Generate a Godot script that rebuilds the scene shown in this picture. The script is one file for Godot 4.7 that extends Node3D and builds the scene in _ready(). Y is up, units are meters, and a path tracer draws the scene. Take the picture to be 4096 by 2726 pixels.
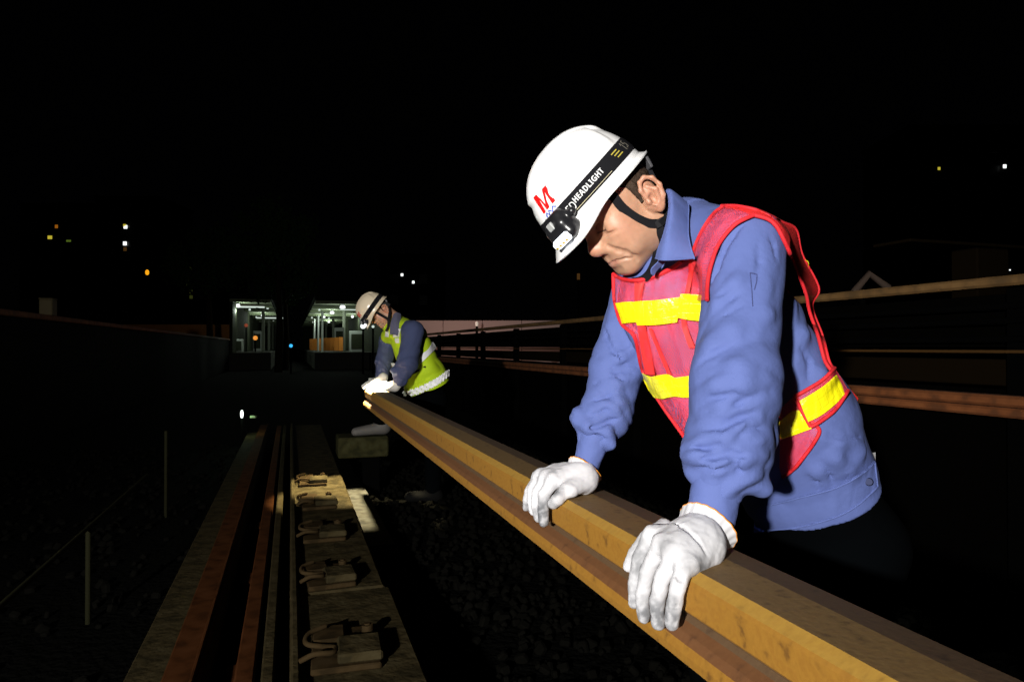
extends Node3D

const LENS_HEIGHT := 1.18
const TRACK_TURN := 0.31390

# ------------------------------------------------------------------ shapes
class Bag:
	var v := PackedVector3Array()
	var n := PackedVector3Array()
	var u := PackedVector2Array()
	var c := PackedColorArray()
	var i := PackedInt32Array()
	var tint := Color(1, 1, 1)

	func vert(p: Vector3, nn: Vector3, uv := Vector2.ZERO) -> int:
		v.append(p)
		n.append(nn)
		u.append(uv)
		c.append(tint)
		return v.size() - 1

	func tri_i(a: int, b: int, d: int) -> void:
		var g := (v[d] - v[a]).cross(v[b] - v[a])
		if g.dot(n[a] + n[b] + n[d]) >= 0.0:
			i.append_array(PackedInt32Array([a, b, d]))
		else:
			i.append_array(PackedInt32Array([a, d, b]))

	func tri(a: Vector3, b: Vector3, d: Vector3, out: Vector3) -> void:
		var g := (d - a).cross(b - a).normalized()
		if g.dot(out) < 0.0:
			g = -g
		var k := vert(a, g)
		vert(b, g)
		vert(d, g)
		tri_i(k, k + 1, k + 2)

	func quad(a: Vector3, b: Vector3, d: Vector3, e: Vector3, out: Vector3) -> void:
		var g := (d - a).cross(b - a) + (e - a).cross(d - a)
		g = g.normalized()
		if g.dot(out) < 0.0:
			g = -g
		var w := (b - a).length()
		var h := (e - a).length()
		var k := vert(a, g, Vector2(0, 0))
		vert(b, g, Vector2(w, 0))
		vert(d, g, Vector2(w, h))
		vert(e, g, Vector2(0, h))
		tri_i(k, k + 1, k + 2)
		tri_i(k, k + 2, k + 3)

	func box(size: Vector3, at := Transform3D.IDENTITY, bevel := 0.003) -> void:
		var h := size * 0.5
		var b: float = minf(bevel, minf(h.x, minf(h.y, h.z)) * 0.49)
		var q := func(sx: float, sy: float, sz: float, ax: int) -> Vector3:
			var p := Vector3(sx * h.x, sy * h.y, sz * h.z)
			for k in 3:
				if k != ax:
					p[k] -= signf(p[k]) * b
			return at * p
		for ax in 3:
			for s in [-1.0, 1.0]:
				var pts := []
				for w in [[-1.0, -1.0], [1.0, -1.0], [1.0, 1.0], [-1.0, 1.0]]:
					var sg := [0.0, 0.0, 0.0]
					sg[ax] = s
					sg[(ax + 1) % 3] = w[0]
					sg[(ax + 2) % 3] = w[1]
					pts.append(q.call(sg[0], sg[1], sg[2], ax))
				var o := Vector3.ZERO
				o[ax] = s
				quad(pts[0], pts[1], pts[2], pts[3], at.basis * o)
		for ax in 3:
			var y := (ax + 1) % 3
			var z := (ax + 2) % 3
			for sy in [-1.0, 1.0]:
				for sz in [-1.0, 1.0]:
					var sg := [0.0, 0.0, 0.0]
					sg[y] = sy
					sg[z] = sz
					sg[ax] = -1.0
					var a: Vector3 = q.call(sg[0], sg[1], sg[2], y)
					var d: Vector3 = q.call(sg[0], sg[1], sg[2], z)
					sg[ax] = 1.0
					var a2: Vector3 = q.call(sg[0], sg[1], sg[2], y)
					var d2: Vector3 = q.call(sg[0], sg[1], sg[2], z)
					var o := Vector3.ZERO
					o[y] = sy
					o[z] = sz
					quad(a, a2, d2, d, at.basis * o)
		for sx in [-1.0, 1.0]:
			for sy in [-1.0, 1.0]:
				for sz in [-1.0, 1.0]:
					tri(q.call(sx, sy, sz, 0), q.call(sx, sy, sz, 1), q.call(sx, sy, sz, 2), at.basis * Vector3(sx, sy, sz))

	# a profile in x, y drawn out along z from z0 to z1, flat shaded, with capped ends
	func prism(profile: PackedVector2Array, z0: float, z1: float, tints := []) -> void:
		var m := profile.size()
		var mid := Vector2.ZERO
		for p in profile:
			mid += p / m
		var area := 0.0
		for k in m:
			area += profile[k].cross(profile[(k + 1) % m])
		for k in m:
			var p := profile[k]
			var q := profile[(k + 1) % m]
			var o := Vector2((q - p).y, -(q - p).x) * signf(area)
			if tints:
				tint = tints[k]
			quad(Vector3(p.x, p.y, z0), Vector3(p.x, p.y, z1), Vector3(q.x, q.y, z1), Vector3(q.x, q.y, z0), Vector3(o.x, o.y, 0))
		var ids := Geometry2D.triangulate_polygon(profile)
		for z in [z0, z1]:
			var o := Vector3(0, 0, 1 if z == maxf(z0, z1) else -1)
			for t in range(0, ids.size(), 3):
				var a := profile[ids[t]]
				var b := profile[ids[t + 1]]
				var d := profile[ids[t + 2]]
				tri(Vector3(a.x, a.y, z), Vector3(b.x, b.y, z), Vector3(d.x, d.y, z), o)

	# a round bar along a path with a radius at every point
	func tube(path: PackedVector3Array, radii: PackedFloat32Array, sides := 8, squash := 1.0, side := Vector3.ZERO) -> void:
		var m := path.size()
		var start := v.size()
		var x := side
		var length := 0.0
		for k in m:
			var t := (path[mini(k + 1, m - 1)] - path[maxi(k - 1, 0)]).normalized()
			if x == Vector3.ZERO:
				x = t.cross(Vector3.UP if absf(t.y) < 0.9 else Vector3.RIGHT)
			x = (x - t * x.dot(t)).normalized()
			var y := t.cross(x)
			if k:
				length += path[k].distance_to(path[k - 1])
			for s in sides + 1:
				var g := TAU * s / sides
				var o := x * cos(g) + y * sin(g) * squash
				var nn := (x * cos(g) * squash + y * sin(g)).normalized()
				vert(path[k] + o * radii[mini(k, radii.size() - 1)], nn, Vector2(float(s) / sides, length))
		for k in m - 1:
			for s in sides:
				var a := start + k * (sides + 1) + s
				tri_i(a, a + 1, a + sides + 2)
				tri_i(a, a + sides + 2, a + sides + 1)
		for e in [0, m - 1]:
			var o := (path[e] - path[1 if e == 0 else m - 2]).normalized()
			var mid := vert(path[e], o)
			var ring := v.size()
			for s in sides:
				vert(v[start + e * (sides + 1) + s], o)
			for s in sides:
				tri_i(mid, ring + s, ring + (s + 1) % sides)

	# a sheet of cols x rows points, with thickness; the front side is towards "out"
	func sheet(pts: PackedVector3Array, cols: int, thick: float, out: Vector3, uvs := PackedVector2Array()) -> void:
		var rows := pts.size() / cols
		var nn := PackedVector3Array()
		nn.resize(pts.size())
		for r in rows:
			for k in cols:
				var a := pts[r * cols + mini(k + 1, cols - 1)] - pts[r * cols + maxi(k - 1, 0)]
				var b := pts[mini(r + 1, rows - 1) * cols + k] - pts[maxi(r - 1, 0) * cols + k]
				nn[r * cols + k] = a.cross(b).normalized()
		var flip := 0.0
		for g in nn:
			flip += g.dot(out)
		var sg := 1.0 if flip >= 0.0 else -1.0
		var s0 := v.size()
		for side in 2:
			for q in pts.size():
				var g := nn[q] * sg
				var uv := uvs[q] if uvs.size() else Vector2.ZERO
				vert(pts[q] - g * (thick if side else 0.0), -g if side else g, uv)
		for side in 2:
			for r in rows - 1:
				for k in cols - 1:
					var a := s0 + side * pts.size() + r * cols + k
					tri_i(a, a + 1, a + cols + 1)
					tri_i(a, a + cols + 1, a + cols)
		if thick <= 0.0:
			return
		var edge := []
		for k in cols - 1:
			edge.append([k, k + 1])
			edge.append([(rows - 1) * cols + k, (rows - 1) * cols + k + 1])
		for r in rows - 1:
			edge.append([r * cols, (r + 1) * cols])
			edge.append([r * cols + cols - 1, (r + 1) * cols + cols - 1])
		var mid := pts[pts.size() / 2]
		for e in edge:
			var a := v[s0 + e[0]]
			var b := v[s0 + e[1]]
			quad(a, b, v[s0 + pts.size() + e[1]], v[s0 + pts.size() + e[0]], (a + b) * 0.5 - mid)

	func join(o: Bag, at := Transform3D.IDENTITY) -> void:
		var s := v.size()
		for k in o.v.size():
			v.append(at * o.v[k])
			n.append((at.basis * o.n[k]).normalized())
		u.append_array(o.u)
		c.append_array(o.c)
		for k in o.i:
			i.append(s + k)

	# vertex normals from the triangles (clockwise fronts); fills uv and colour
	func smooth() -> void:
		n.resize(v.size())
		n.fill(Vector3.ZERO)
		for k in range(0, i.size(), 3):
			var g := (v[i[k + 2]] - v[i[k]]).cross(v[i[k + 1]] - v[i[k]])
			n[i[k]] += g
			n[i[k + 1]] += g
			n[i[k + 2]] += g
		for k in n.size():
			n[k] = n[k].normalized()
		u.resize(v.size())
		c.resize(v.size())
		c.fill(tint)

	func paint(f: Callable) -> void:
		for k in v.size():
			c[k] = f.call(v[k], n[k])

	func mesh(m: Material) -> ArrayMesh:
		var a := []
		a.resize(Mesh.ARRAY_MAX)
		a[Mesh.ARRAY_VERTEX] = v
		a[Mesh.ARRAY_NORMAL] = n
		a[Mesh.ARRAY_TEX_UV] = u
		a[Mesh.ARRAY_COLOR] = c
		a[Mesh.ARRAY_INDEX] = i
		var r := ArrayMesh.new()
		r.add_surface_from_arrays(Mesh.PRIMITIVE_TRIANGLES, a)
		r.surface_set_material(0, m)
		return r

# ------------------------------------------------------------------ smooth bodies: a distance field, meshed by surface nets
class Field:
	var a := PackedVector3Array()
	var ba := PackedVector3Array()
	var inv := PackedFloat32Array()
	var ra := PackedFloat32Array()
	var dr := PackedFloat32Array()
	var kk := PackedFloat32Array()
	var op := PackedInt32Array()
	var flat := PackedInt32Array()
	var frame: Array[Transform3D] = []
	var sc := PackedVector3Array()
	var all := PackedInt32Array()
	var mirror := false          # fold z onto -z
	var dress: Variant = null      # (point, distance) -> distance, near the surface only

	func _put(p: Vector3, q: Vector3, r0: float, r1: float, k: float, o: int, fl: int, fr: Transform3D, s: Vector3) -> void:
		a.append(p)
		ba.append(q - p)
		var l := (q - p).length_squared()
		inv.append(1.0 / l if l > 1e-12 else 0.0)
		ra.append(r0)
		dr.append(r1 - r0)
		kk.append(k)
		op.append(o)
		flat.append(fl)
		frame.append(fr)
		sc.append(s)
		all.append(all.size())

	# a tapered bone
	func bone(p: Vector3, q: Vector3, r0: float, r1: float, k := 0.02, carve := false) -> void:
		_put(p, q, r0, r1, k, 1 if carve else 0, 0, Transform3D.IDENTITY, Vector3.ONE)

	func ball(p: Vector3, r: float, k := 0.02, carve := false) -> void:
		_put(p, p, r, r, k, 1 if carve else 0, 0, Transform3D.IDENTITY, Vector3.ONE)

	# a bone whose section is stretched by "wide" along "across"
	func slab(p: Vector3, q: Vector3, r0: float, r1: float, across: Vector3, wide: float, k := 0.02, carve := false) -> void:
		var x := across.normalized()
		var y := (q - p)
		y = (y - x * y.dot(x)).normalized()
		var b := Basis(x, y, x.cross(y))
		var fr := Transform3D(b, p).affine_inverse()
		var s := Vector3(1.0 / wide, 1, 1)
		_put(Vector3.ZERO, (fr * q) * s, r0, r1, k, 1 if carve else 0, 1, fr, s)

	func egg(p: Vector3, r: Vector3, k := 0.02, b := Basis.IDENTITY, carve := false) -> void:
		_put(Vector3.ZERO, Vector3.ZERO, 1, 1, k, 1 if carve else 0, 1, Transform3D(b, p).affine_inverse(), Vector3.ONE / r)

	func one(j: int, p: Vector3) -> float:
		if flat[j] == 0:
			var w := p - a[j]
			var h := clampf(w.dot(ba[j]) * inv[j], 0.0, 1.0)
			return (w - ba[j] * h).length() - ra[j] - dr[j] * h
		var s := sc[j]
		var q := (frame[j] * p) * s - a[j]
		var t := clampf(q.dot(ba[j]) * inv[j], 0.0, 1.0)
		var m := q - ba[j] * t
		var l := maxf(m.length(), 1e-5)
		return (l - ra[j] - dr[j] * t) * l / (m * s).length()

	func at(p: Vector3, list: PackedInt32Array) -> float:
		if mirror and p.z > 0.0:
			p.z = -p.z
		var d := 1e3
		for j in list:
			var e: float
			if flat[j] == 0:
				var w := p - a[j]
				var h := clampf(w.dot(ba[j]) * inv[j], 0.0, 1.0)
				e = (w - ba[j] * h).length() - ra[j] - dr[j] * h
			else:
				e = one(j, p)
			var k := kk[j]
			if op[j] == 0:
				var g := k - absf(d - e)
				d = minf(d, e)
				if g > 0.0:
					d -= g * g / (4.0 * k)
			else:
				e = -e
				var g := k - absf(d - e)
				d = maxf(d, e)
				if g > 0.0:
					d += g * g / (4.0 * k)
		if dress != null and absf(d) < 0.045:
			d = dress.call(p, d)
		return d

	func grad(p: Vector3) -> Vector3:
		var h := 0.002
		return Vector3(at(p + Vector3(h, 0, 0), all) - at(p - Vector3(h, 0, 0), all), at(p + Vector3(0, h, 0), all) - at(p - Vector3(0, h, 0), all), at(p + Vector3(0, 0, h), all) - at(p - Vector3(0, 0, h), all)).normalized()

	# the point where a line from "eye" through p first comes within "off" of the surface; p itself when it misses
	func meet(p: Vector3, eye: Vector3, off := 0.0) -> Vector3:
		var t := (p - eye).length()
		var dir := (p - eye) / t
		var s := t - 0.28
		var best := 1e9
		for k in 40:
			var q := eye + dir * s
			var d := at(q, all) - off
			if d < 0.0004:
				return q
			s += maxf(d * 0.85, 0.0006)
			if s > t + 0.3:
				break
		return p

	# a crease (or a raised fold) along points that lie on the surface
	func crease(path: PackedVector3Array, r: float, depth: float, k: float, raised := false, eye := Vector3.INF) -> void:
		var q := PackedVector3Array()
		for p in path:
			var s := p
			if eye.is_finite():
				s = meet(p, eye)
			for turn in 3:
				s -= grad(s) * at(s, all)
			var g := grad(s)
			q.append(s - g * (r - depth) if raised else s + g * (r - depth))
		for m in q.size() - 1:
			var r0 := r * (0.45 if m == 0 else 1.0)
			var r1 := r * (0.45 if m == q.size() - 2 else 1.0)
			if raised:
				bone(q[m], q[m + 1], r0, r1, k)
			else:
				bone(q[m], q[m + 1], r0, r1, k, true)

	func net(lo: Vector3, hi: Vector3, cell: float) -> Bag:
		var bag := Bag.new()
		var B := 4
		var nb := Vector3i(((hi - lo) / (cell * B)).ceil())
		var nx := nb.x * B + 1
		var ny := nb.y * B + 1
		var nz := nb.z * B + 1
		var val := PackedFloat32Array()
		val.resize(nx * ny * nz)
		val.fill(1e9)
		var id := PackedInt32Array()
		id.resize(nx * ny * nz)
		id.fill(-1)
		var sx := 1
		var sy := nx
		var sz := nx * ny
		var half := cell * B * 0.5
		var reach := half * 1.7321
		var live: Array[Vector3i] = []
		# coarse blocks first: four small blocks along each side
		var big := half * 4.0 * 1.7321
		for Z in range(0, nb.z, 4):
			for Y in range(0, nb.y, 4):
				for X in range(0, nb.x, 4):
					var cc := lo + Vector3(X + 2, Y + 2, Z + 2) * cell * B
					var near := PackedInt32Array()
					var pm := cc
					if mirror and pm.z > 0.0:
						pm.z = -pm.z
					var best := 1e3
					var ds := PackedFloat32Array()
					for j in all:
						var e := one(j, pm)
						ds.append(e)
						if op[j] == 0:
							best = minf(best, e)
					if best > big * 1.25 + 0.1:
						continue
					for j in all:
						if op[j] == 0:
							if ds[j] < maxf(best, -big) + big * 2.2 + kk[j] + 0.01:
								near.append(j)
						elif ds[j] < big * 1.2 + kk[j] + 0.01:
							near.append(j)
					if absf(at(cc, near)) > big * 1.3 + 0.04:
						continue
					for bz in range(Z, mini(Z + 4, nb.z)):
						for by in range(Y, mini(Y + 4, nb.y)):
							for bx in range(X, mini(X + 4, nb.x)):
								var mc := lo + Vector3(bx + 0.5, by + 0.5, bz + 0.5) * cell * B
								if absf(at(mc, near)) > reach * 1.35 + 0.003:
									continue
								live.append(Vector3i(bx, by, bz))
								var o := Vector3i(bx, by, bz) * B
								for z in B + 1:
									for y in B + 1:
										var w := o.x + (o.y + y) * sy + (o.z + z) * sz
										for x in B + 1:
											if val[w + x] > 1e8:
												val[w + x] = at(lo + Vector3(o.x + x, o.y + y, o.z + z) * cell, near)
		var offs := [0, sx, sy, sx + sy, sz, sx + sz, sy + sz, sx + sy + sz]
		var ea := PackedInt32Array([0, 0, 0, 1, 1, 2, 2, 3, 4, 4, 5, 6])
		var eb := PackedInt32Array([1, 2, 4, 3, 5, 3, 6, 7, 5, 6, 7, 7])
		var cp := PackedVector3Array()
		for k in 8:
			cp.append(Vector3(k & 1, (k >> 1) & 1, (k >> 2) & 1))
		var f := PackedFloat32Array()
		f.resize(8)
		var cells := PackedInt32Array()
		for b in live:
			for z in B:
				for y in B:
					for x in B:
						var X := b.x * B + x
						var Y := b.y * B + y
						var Z := b.z * B + z
						var w := X + Y * sy + Z * sz
						var mask := 0
						for k in 8:
							var g: float = val[w + offs[k]]
							f[k] = g
							if g < 0.0:
								mask |= 1 << k
						if mask == 0 or mask == 255:
							continue
						var s := Vector3.ZERO
						var m := 0
						for e in 12:
							var p := ea[e]
							var q := eb[e]
							if (f[p] < 0.0) != (f[q] < 0.0):
								s += cp[p].lerp(cp[q], f[p] / (f[p] - f[q]))
								m += 1
						id[w] = bag.v.size()
						cells.append(w)
						bag.v.append(lo + (Vector3(X, Y, Z) + s / m) * cell)
		var steps := [sx, sy, sz]
		for w in cells:
			for ax in 3:
				var e: int = w + steps[ax]
				var f0 := val[w] < 0.0
				if e >= val.size() or f0 == (val[e] < 0.0):
					continue
				var p: int = steps[(ax + 1) % 3]
				var q: int = steps[(ax + 2) % 3]
				if w - p - q < 0:
					continue
				var i0 := id[w]
				var i1 := id[w - p]
				var i2 := id[w - p - q]
				var i3 := id[w - q]
				if i1 < 0 or i2 < 0 or i3 < 0:
					continue
				if f0:
					bag.i.append_array(PackedInt32Array([i0, i2, i1, i0, i3, i2]))
				else:
					bag.i.append_array(PackedInt32Array([i0, i1, i2, i0, i2, i3]))
		bag.smooth()
		return bag


# ------------------------------------------------------------------ naming and materials
var taken := {}
var M := {}
var lens := Vector3(0, LENS_HEIGHT, 0)

func numbered(called: String) -> String:
	if not taken.has(called):
		taken[called] = 0
		return called
	taken[called] += 1
	return "%s_%03d" % [called, taken[called]]

func thing(called: String, label: String, category: String, at := Vector3.ZERO, turn := 0.0, group := "") -> Node3D:
	var o := Node3D.new()
	o.name = numbered(called)
	add_child(o, true)
	o.position = at
	o.rotation.y = turn
	tag(o, label, category, group)
	return o

func tag(o: Node, label: String, category: String, group := "") -> void:
	o.set_meta("label", label)
	o.set_meta("category", category)
	if group:
		o.set_meta("group", group)

# a part given in the scene's own axes, hung under its thing
func part(root: Node3D, called: String, m: Mesh) -> MeshInstance3D:
	var o := MeshInstance3D.new()
	o.name = called
	o.mesh = m
	root.add_child(o, true)
	o.global_transform = Transform3D.IDENTITY
	return o

# a part given in its thing's axes
func local_part(root: Node3D, called: String, m: Mesh, at := Transform3D.IDENTITY) -> MeshInstance3D:
	var o := MeshInstance3D.new()
	o.name = called
	o.mesh = m
	root.add_child(o, true)
	o.transform = at
	return o

func struct(called: String, m: Mesh, at := Transform3D.IDENTITY, kind := "structure") -> MeshInstance3D:
	var o := MeshInstance3D.new()
	o.name = numbered(called)
	o.mesh = m
	add_child(o, true)
	o.transform = at
	o.set_meta("kind", kind)
	return o

func lin(r: float, g: float, b: float) -> Color:
	return Color(r, g, b).linear_to_srgb()

func mat(r: float, g: float, b: float, rough := 0.8, metal := 0.0) -> StandardMaterial3D:
	var m := StandardMaterial3D.new()
	m.albedo_color = lin(r, g, b)
	m.roughness = rough
	m.metallic = metal
	if maxf(r, maxf(g, b)) < 0.075 and rough > 0.55:
		m.metallic_specular = 0.08
	return m

func painted(rough := 0.8) -> StandardMaterial3D:
	var m := StandardMaterial3D.new()
	m.vertex_color_use_as_albedo = true
	m.roughness = rough
	return m

func glowing(r: float, g: float, b: float, e := 1.0) -> StandardMaterial3D:
	var m := mat(0.1, 0.1, 0.1)
	m.emission_enabled = true
	m.emission = lin(r, g, b)
	m.emission_energy_multiplier = e
	return m

func noise(freq: float, oct := 4, seed := 1, ridged := false) -> FastNoiseLite:
	var f := FastNoiseLite.new()
	f.noise_type = FastNoiseLite.TYPE_SIMPLEX_SMOOTH
	f.frequency = freq
	f.fractal_type = FastNoiseLite.FRACTAL_RIDGED if ridged else FastNoiseLite.FRACTAL_FBM
	f.fractal_octaves = oct
	f.seed = seed
	return f

func noise_map(freq: float, oct: int, seed: int, stops := [], side := 512) -> NoiseTexture2D:
	var t := NoiseTexture2D.new()
	t.width = side
	t.height = side
	t.seamless = true
	t.generate_mipmaps = false
	t.noise = noise(freq, oct, seed)
	if stops:
		var g := Gradient.new()
		g.offsets = PackedFloat32Array()
		var o := PackedFloat32Array()
		var c := PackedColorArray()
		for s in stops:
			o.append(s[0])
			c.append(lin(s[1], s[2], s[3]))
		g.offsets = o
		g.colors = c
		t.color_ramp = g
	return t

func bump_map(freq: float, oct: int, seed: int, strength: float, side := 512) -> NoiseTexture2D:
	var t := noise_map(freq, oct, seed, [], side)
	t.as_normal_map = true
	t.bump_strength = strength
	return t

func tri_map(m: StandardMaterial3D, scale: float, world := false) -> StandardMaterial3D:
	m.uv1_triplanar = true
	m.uv1_world_triplanar = world
	m.uv1_scale = Vector3.ONE * scale
	return m

# ------------------------------------------------------------------ curves and draped cloth
func along(p: PackedVector3Array, n: int) -> PackedVector3Array:
	var out := PackedVector3Array()
	var m := p.size() - 1
	for k in n:
		var t := float(k) / (n - 1) * m
		var j := mini(int(t), m - 1)
		var f := t - j
		out.append(p[j].cubic_interpolate(p[j + 1], p[maxi(j - 1, 0)], p[mini(j + 2, m)], f))
	return out

func grid(rows: Array, cols: int, count: int) -> PackedVector3Array:
	var wide := []
	for r in rows:
		wide.append(along(PackedVector3Array(r), cols))
	var out := PackedVector3Array()
	out.resize(cols * count)
	for k in cols:
		var column := PackedVector3Array()
		for r in wide:
			column.append(r[k])
		column = along(column, count)
		for j in count:
			out[j * cols + k] = column[j]
	return out

func metres(pts: PackedVector3Array, cols: int) -> PackedVector2Array:
	var uv := PackedVector2Array()
	uv.resize(pts.size())
	var rows := pts.size() / cols
	for r in rows:
		for k in cols:
			var a := uv[r * cols + k - 1].x + pts[r * cols + k].distance_to(pts[r * cols + k - 1]) if k else 0.0
			var b := uv[(r - 1) * cols + k].y + pts[r * cols + k].distance_to(pts[(r - 1) * cols + k]) if r else 0.0
			uv[r * cols + k] = Vector2(a, b)
	return uv

# lay a sheet of cloth on a body, "off" metres above it
func drape(f: Field, rows: Array, cols: int, count: int, off: float, wave := 0.0, seed := 5) -> PackedVector3Array:
	var pts := grid(rows, cols, count)
	var nz := noise(14.0, 2, seed)
	for k in pts.size():
		var o := off
		if wave > 0.0:
			o += wave * absf(nz.get_noise_3dv(pts[k] * Vector3(1, 0.45, 1))) * 2.0
		pts[k] = f.meet(pts[k], lens, o)
	return pts

func edge_of(pts: PackedVector3Array, cols: int, which: String) -> PackedVector3Array:
	var rows := pts.size() / cols
	var out := PackedVector3Array()
	match which:
		"left":
			for r in rows:
				out.append(pts[r * cols])
		"right":
			for r in rows:
				out.append(pts[r * cols + cols - 1])
		"top":
			out = pts.slice(0, cols)
		"bottom":
			out = pts.slice((rows - 1) * cols)
	return out

func cloth(bag: Bag, pts: PackedVector3Array, cols: int, thick := 0.0012) -> void:
	var mid := pts[pts.size() / 2]
	bag.sheet(pts, cols, thick, lens - mid, metres(pts, cols))

# a flat strap along a path on a body
func strap(bag: Bag, path: PackedVector3Array, count: int, width: float, thick: float, face: Vector3) -> void:
	var c := along(path, count)
	var pts := PackedVector3Array()
	for k in count:
		var t := (c[mini(k + 1, count - 1)] - c[maxi(k - 1, 0)]).normalized()
		var s := t.cross(face).normalized() * width * 0.5
		for j in 5:
			pts.append(c[k] + s * (j - 2) * 0.5)
	bag.sheet(pts, 5, thick, face, metres(pts, 5))

# bends flat lettering onto a curved surface: "place" takes x and y in metres and gives a Transform3D there
func lettering(text: String, bold: bool, tall: float, place: Callable, m: Material, spacing := 0.0) -> ArrayMesh:
	var t := TextMesh.new()
	var f := SystemFont.new()
	f.font_names = PackedStringArray(["Droid Sans"])
	if bold:
		f.font_weight = 700
	t.font = f
	t.text = text
	t.font_size = 32
	t.pixel_size = tall / 23.0
	t.depth = 0.0005
	t.curve_step = 2.0
	var a := t.get_mesh_arrays()
	var b := Bag.new()
	var p: PackedVector3Array = a[Mesh.ARRAY_VERTEX]
	var n: PackedVector3Array = a[Mesh.ARRAY_NORMAL]
	for k in p.size():
		var w: Transform3D = place.call(p[k].x, p[k].y)
		b.vert(w.origin + w.basis.z * (p[k].z + 0.0003), (w.basis * n[k]).normalized())
	b.i = a[Mesh.ARRAY_INDEX]
	return b.mesh(m)

# ------------------------------------------------------------------ heads (x forward, y up, left is -z; origin between the ears)
func head_field() -> Field:
	var f := Field.new()
	f.mirror = true
	f.egg(Vector3(0.012, 0.034, 0), Vector3(0.076, 0.082, 0.073), 0.02)
	f.egg(Vector3(0.056, 0.036, 0), Vector3(0.05, 0.055, 0.06), 0.03)
	f.egg(Vector3(0.038, -0.03, 0), Vector3(0.06, 0.078, 0.06), 0.03)
	f.bone(Vector3(-0.012, -0.035, 0), Vector3(-0.03, -0.1, 0), 0.046, 0.046, 0.03)
	f.bone(Vector3(-0.004, -0.055, -0.048), Vector3(0.07, -0.092, -0.016), 0.02, 0.018, 0.03)
	f.bone(Vector3(0.012, -0.076, -0.03), Vector3(0.062, -0.086, 0), 0.022, 0.02, 0.03)
	f.bone(Vector3(0.079, -0.094, -0.012), Vector3(0.08, -0.094, 0), 0.0185, 0.019, 0.02)
	f.ball(Vector3(0.064, -0.016, -0.041), 0.025, 0.025)
	f.ball(Vector3(0.05, -0.05, -0.038), 0.029, 0.03)
	f.ball(Vector3(0.072, -0.046, -0.022), 0.024, 0.025)
	f.bone(Vector3(0.093, 0.024, -0.01), Vector3(0.076, 0.026, -0.046), 0.012, 0.011, 0.014)
	# eye: socket, ball under the lowered lid, lids
	f.ball(Vector3(0.1025, 0.0010, -0.0330), 0.016, 0.016, true)
	f.ball(Vector3(0.0770, 0.0035, -0.0325), 0.0148, 0.005)
	f.bone(Vector3(0.0920, 0.0000, -0.0220), Vector3(0.0835, -0.0030, -0.0440), 0.0028, 0.0025, 0.003)
	f.bone(Vector3(0.0915, -0.0060, -0.0210), Vector3(0.0825, -0.0100, -0.0430), 0.004, 0.004, 0.006)
	f.bone(Vector3(0.0953, -0.0025, -0.0220), Vector3(0.0860, -0.0055, -0.0460), 0.0012, 0.0012, 0.0016, true)
	f.bone(Vector3(0.0920, 0.0105, -0.0220), Vector3(0.0805, 0.0090, -0.0480), 0.0014, 0.0014, 0.003, true)
	# nose
	f.bone(Vector3(0.095, 0.016, 0), Vector3(0.111, -0.026, 0), 0.0095, 0.0125, 0.014)
	f.ball(Vector3(0.1085, -0.031, -0.002), 0.016, 0.008)
	f.ball(Vector3(0.0965, -0.039, -0.0185), 0.0125, 0.008)
	f.bone(Vector3(0.095, -0.053, -0.015), Vector3(0.108, -0.049, -0.007), 0.0036, 0.004, 0.003, true)
	# mouth, pressed lips with the corners drawn down
	f.egg(Vector3(0.0760, -0.0685, 0.0000), Vector3(0.026, 0.026, 0.034), 0.016)
	f.bone(Vector3(0.1015, -0.0660, 0.0000), Vector3(0.0880, -0.0720, -0.0240), 0.0058, 0.0035, 0.006)
	f.bone(Vector3(0.0995, -0.0765, 0.0000), Vector3(0.0870, -0.0780, -0.0220), 0.0066, 0.004, 0.006)
	f.crease(PackedVector3Array([Vector3(0.107, -0.0712, 0), Vector3(0.1, -0.07, -0.012), Vector3(0.092, -0.0695, -0.022), Vector3(0.082, -0.0725, -0.033), Vector3(0.075, -0.081, -0.039)]), 0.0026, 0.0031, 0.003)
	f.crease(PackedVector3Array([Vector3(0.0950, -0.0885, 0.0000), Vector3(0.0900, -0.0895, -0.0140)]), 0.006, 0.0025, 0.012)
	# folds from the nose and at the corner of the mouth
	f.crease(PackedVector3Array([Vector3(0.094, -0.036, -0.033), Vector3(0.086, -0.05, -0.039), Vector3(0.076, -0.06, -0.043), Vector3(0.069, -0.072, -0.045)]), 0.004, 0.0027, 0.008)
	f.crease(PackedVector3Array([Vector3(0.072, -0.066, -0.044), Vector3(0.068, -0.078, -0.043), Vector3(0.07, -0.09, -0.036)]), 0.0035, 0.0026, 0.007)
	f.ball(Vector3(0.06, -0.066, -0.05), 0.012, 0.016)
	f.crease(PackedVector3Array([Vector3(0.086, -0.01, -0.022), Vector3(0.08, -0.017, -0.036), Vector3(0.068, -0.017, -0.05)]), 0.003, 0.0012, 0.006)
	# ear
	var eb := Basis(Vector3(0, 1, 0), 0.38) * Basis(Vector3(1, 0, 0), 0.12) * Basis(Vector3(0, 0, 1), 0.2)
	f.egg(Vector3(-0.0160, -0.0039, -0.0800), Vector3(0.0155, 0.032, 0.0065), 0.006, eb)
	f.egg(Vector3(-0.0056, -0.0121, -0.0710), Vector3(0.012, 0.026, 0.012), 0.008)
	var rim := PackedVector3Array([Vector3(0.0008, -0.0019, -0.0810), Vector3(0.0016, 0.0144, -0.0820), Vector3(-0.0056, 0.0287, -0.0830), Vector3(-0.0168, 0.0318, -0.0860), Vector3(-0.0280, 0.0216, -0.0905), Vector3(-0.0316, 0.0022, -0.0925), Vector3(-0.0272, -0.0182, -0.0895), Vector3(-0.0184, -0.0325, -0.0840)])
	for k in rim.size() - 1:
		f.bone(rim[k], rim[k + 1], 0.0042, 0.0042, 0.0035)
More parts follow.
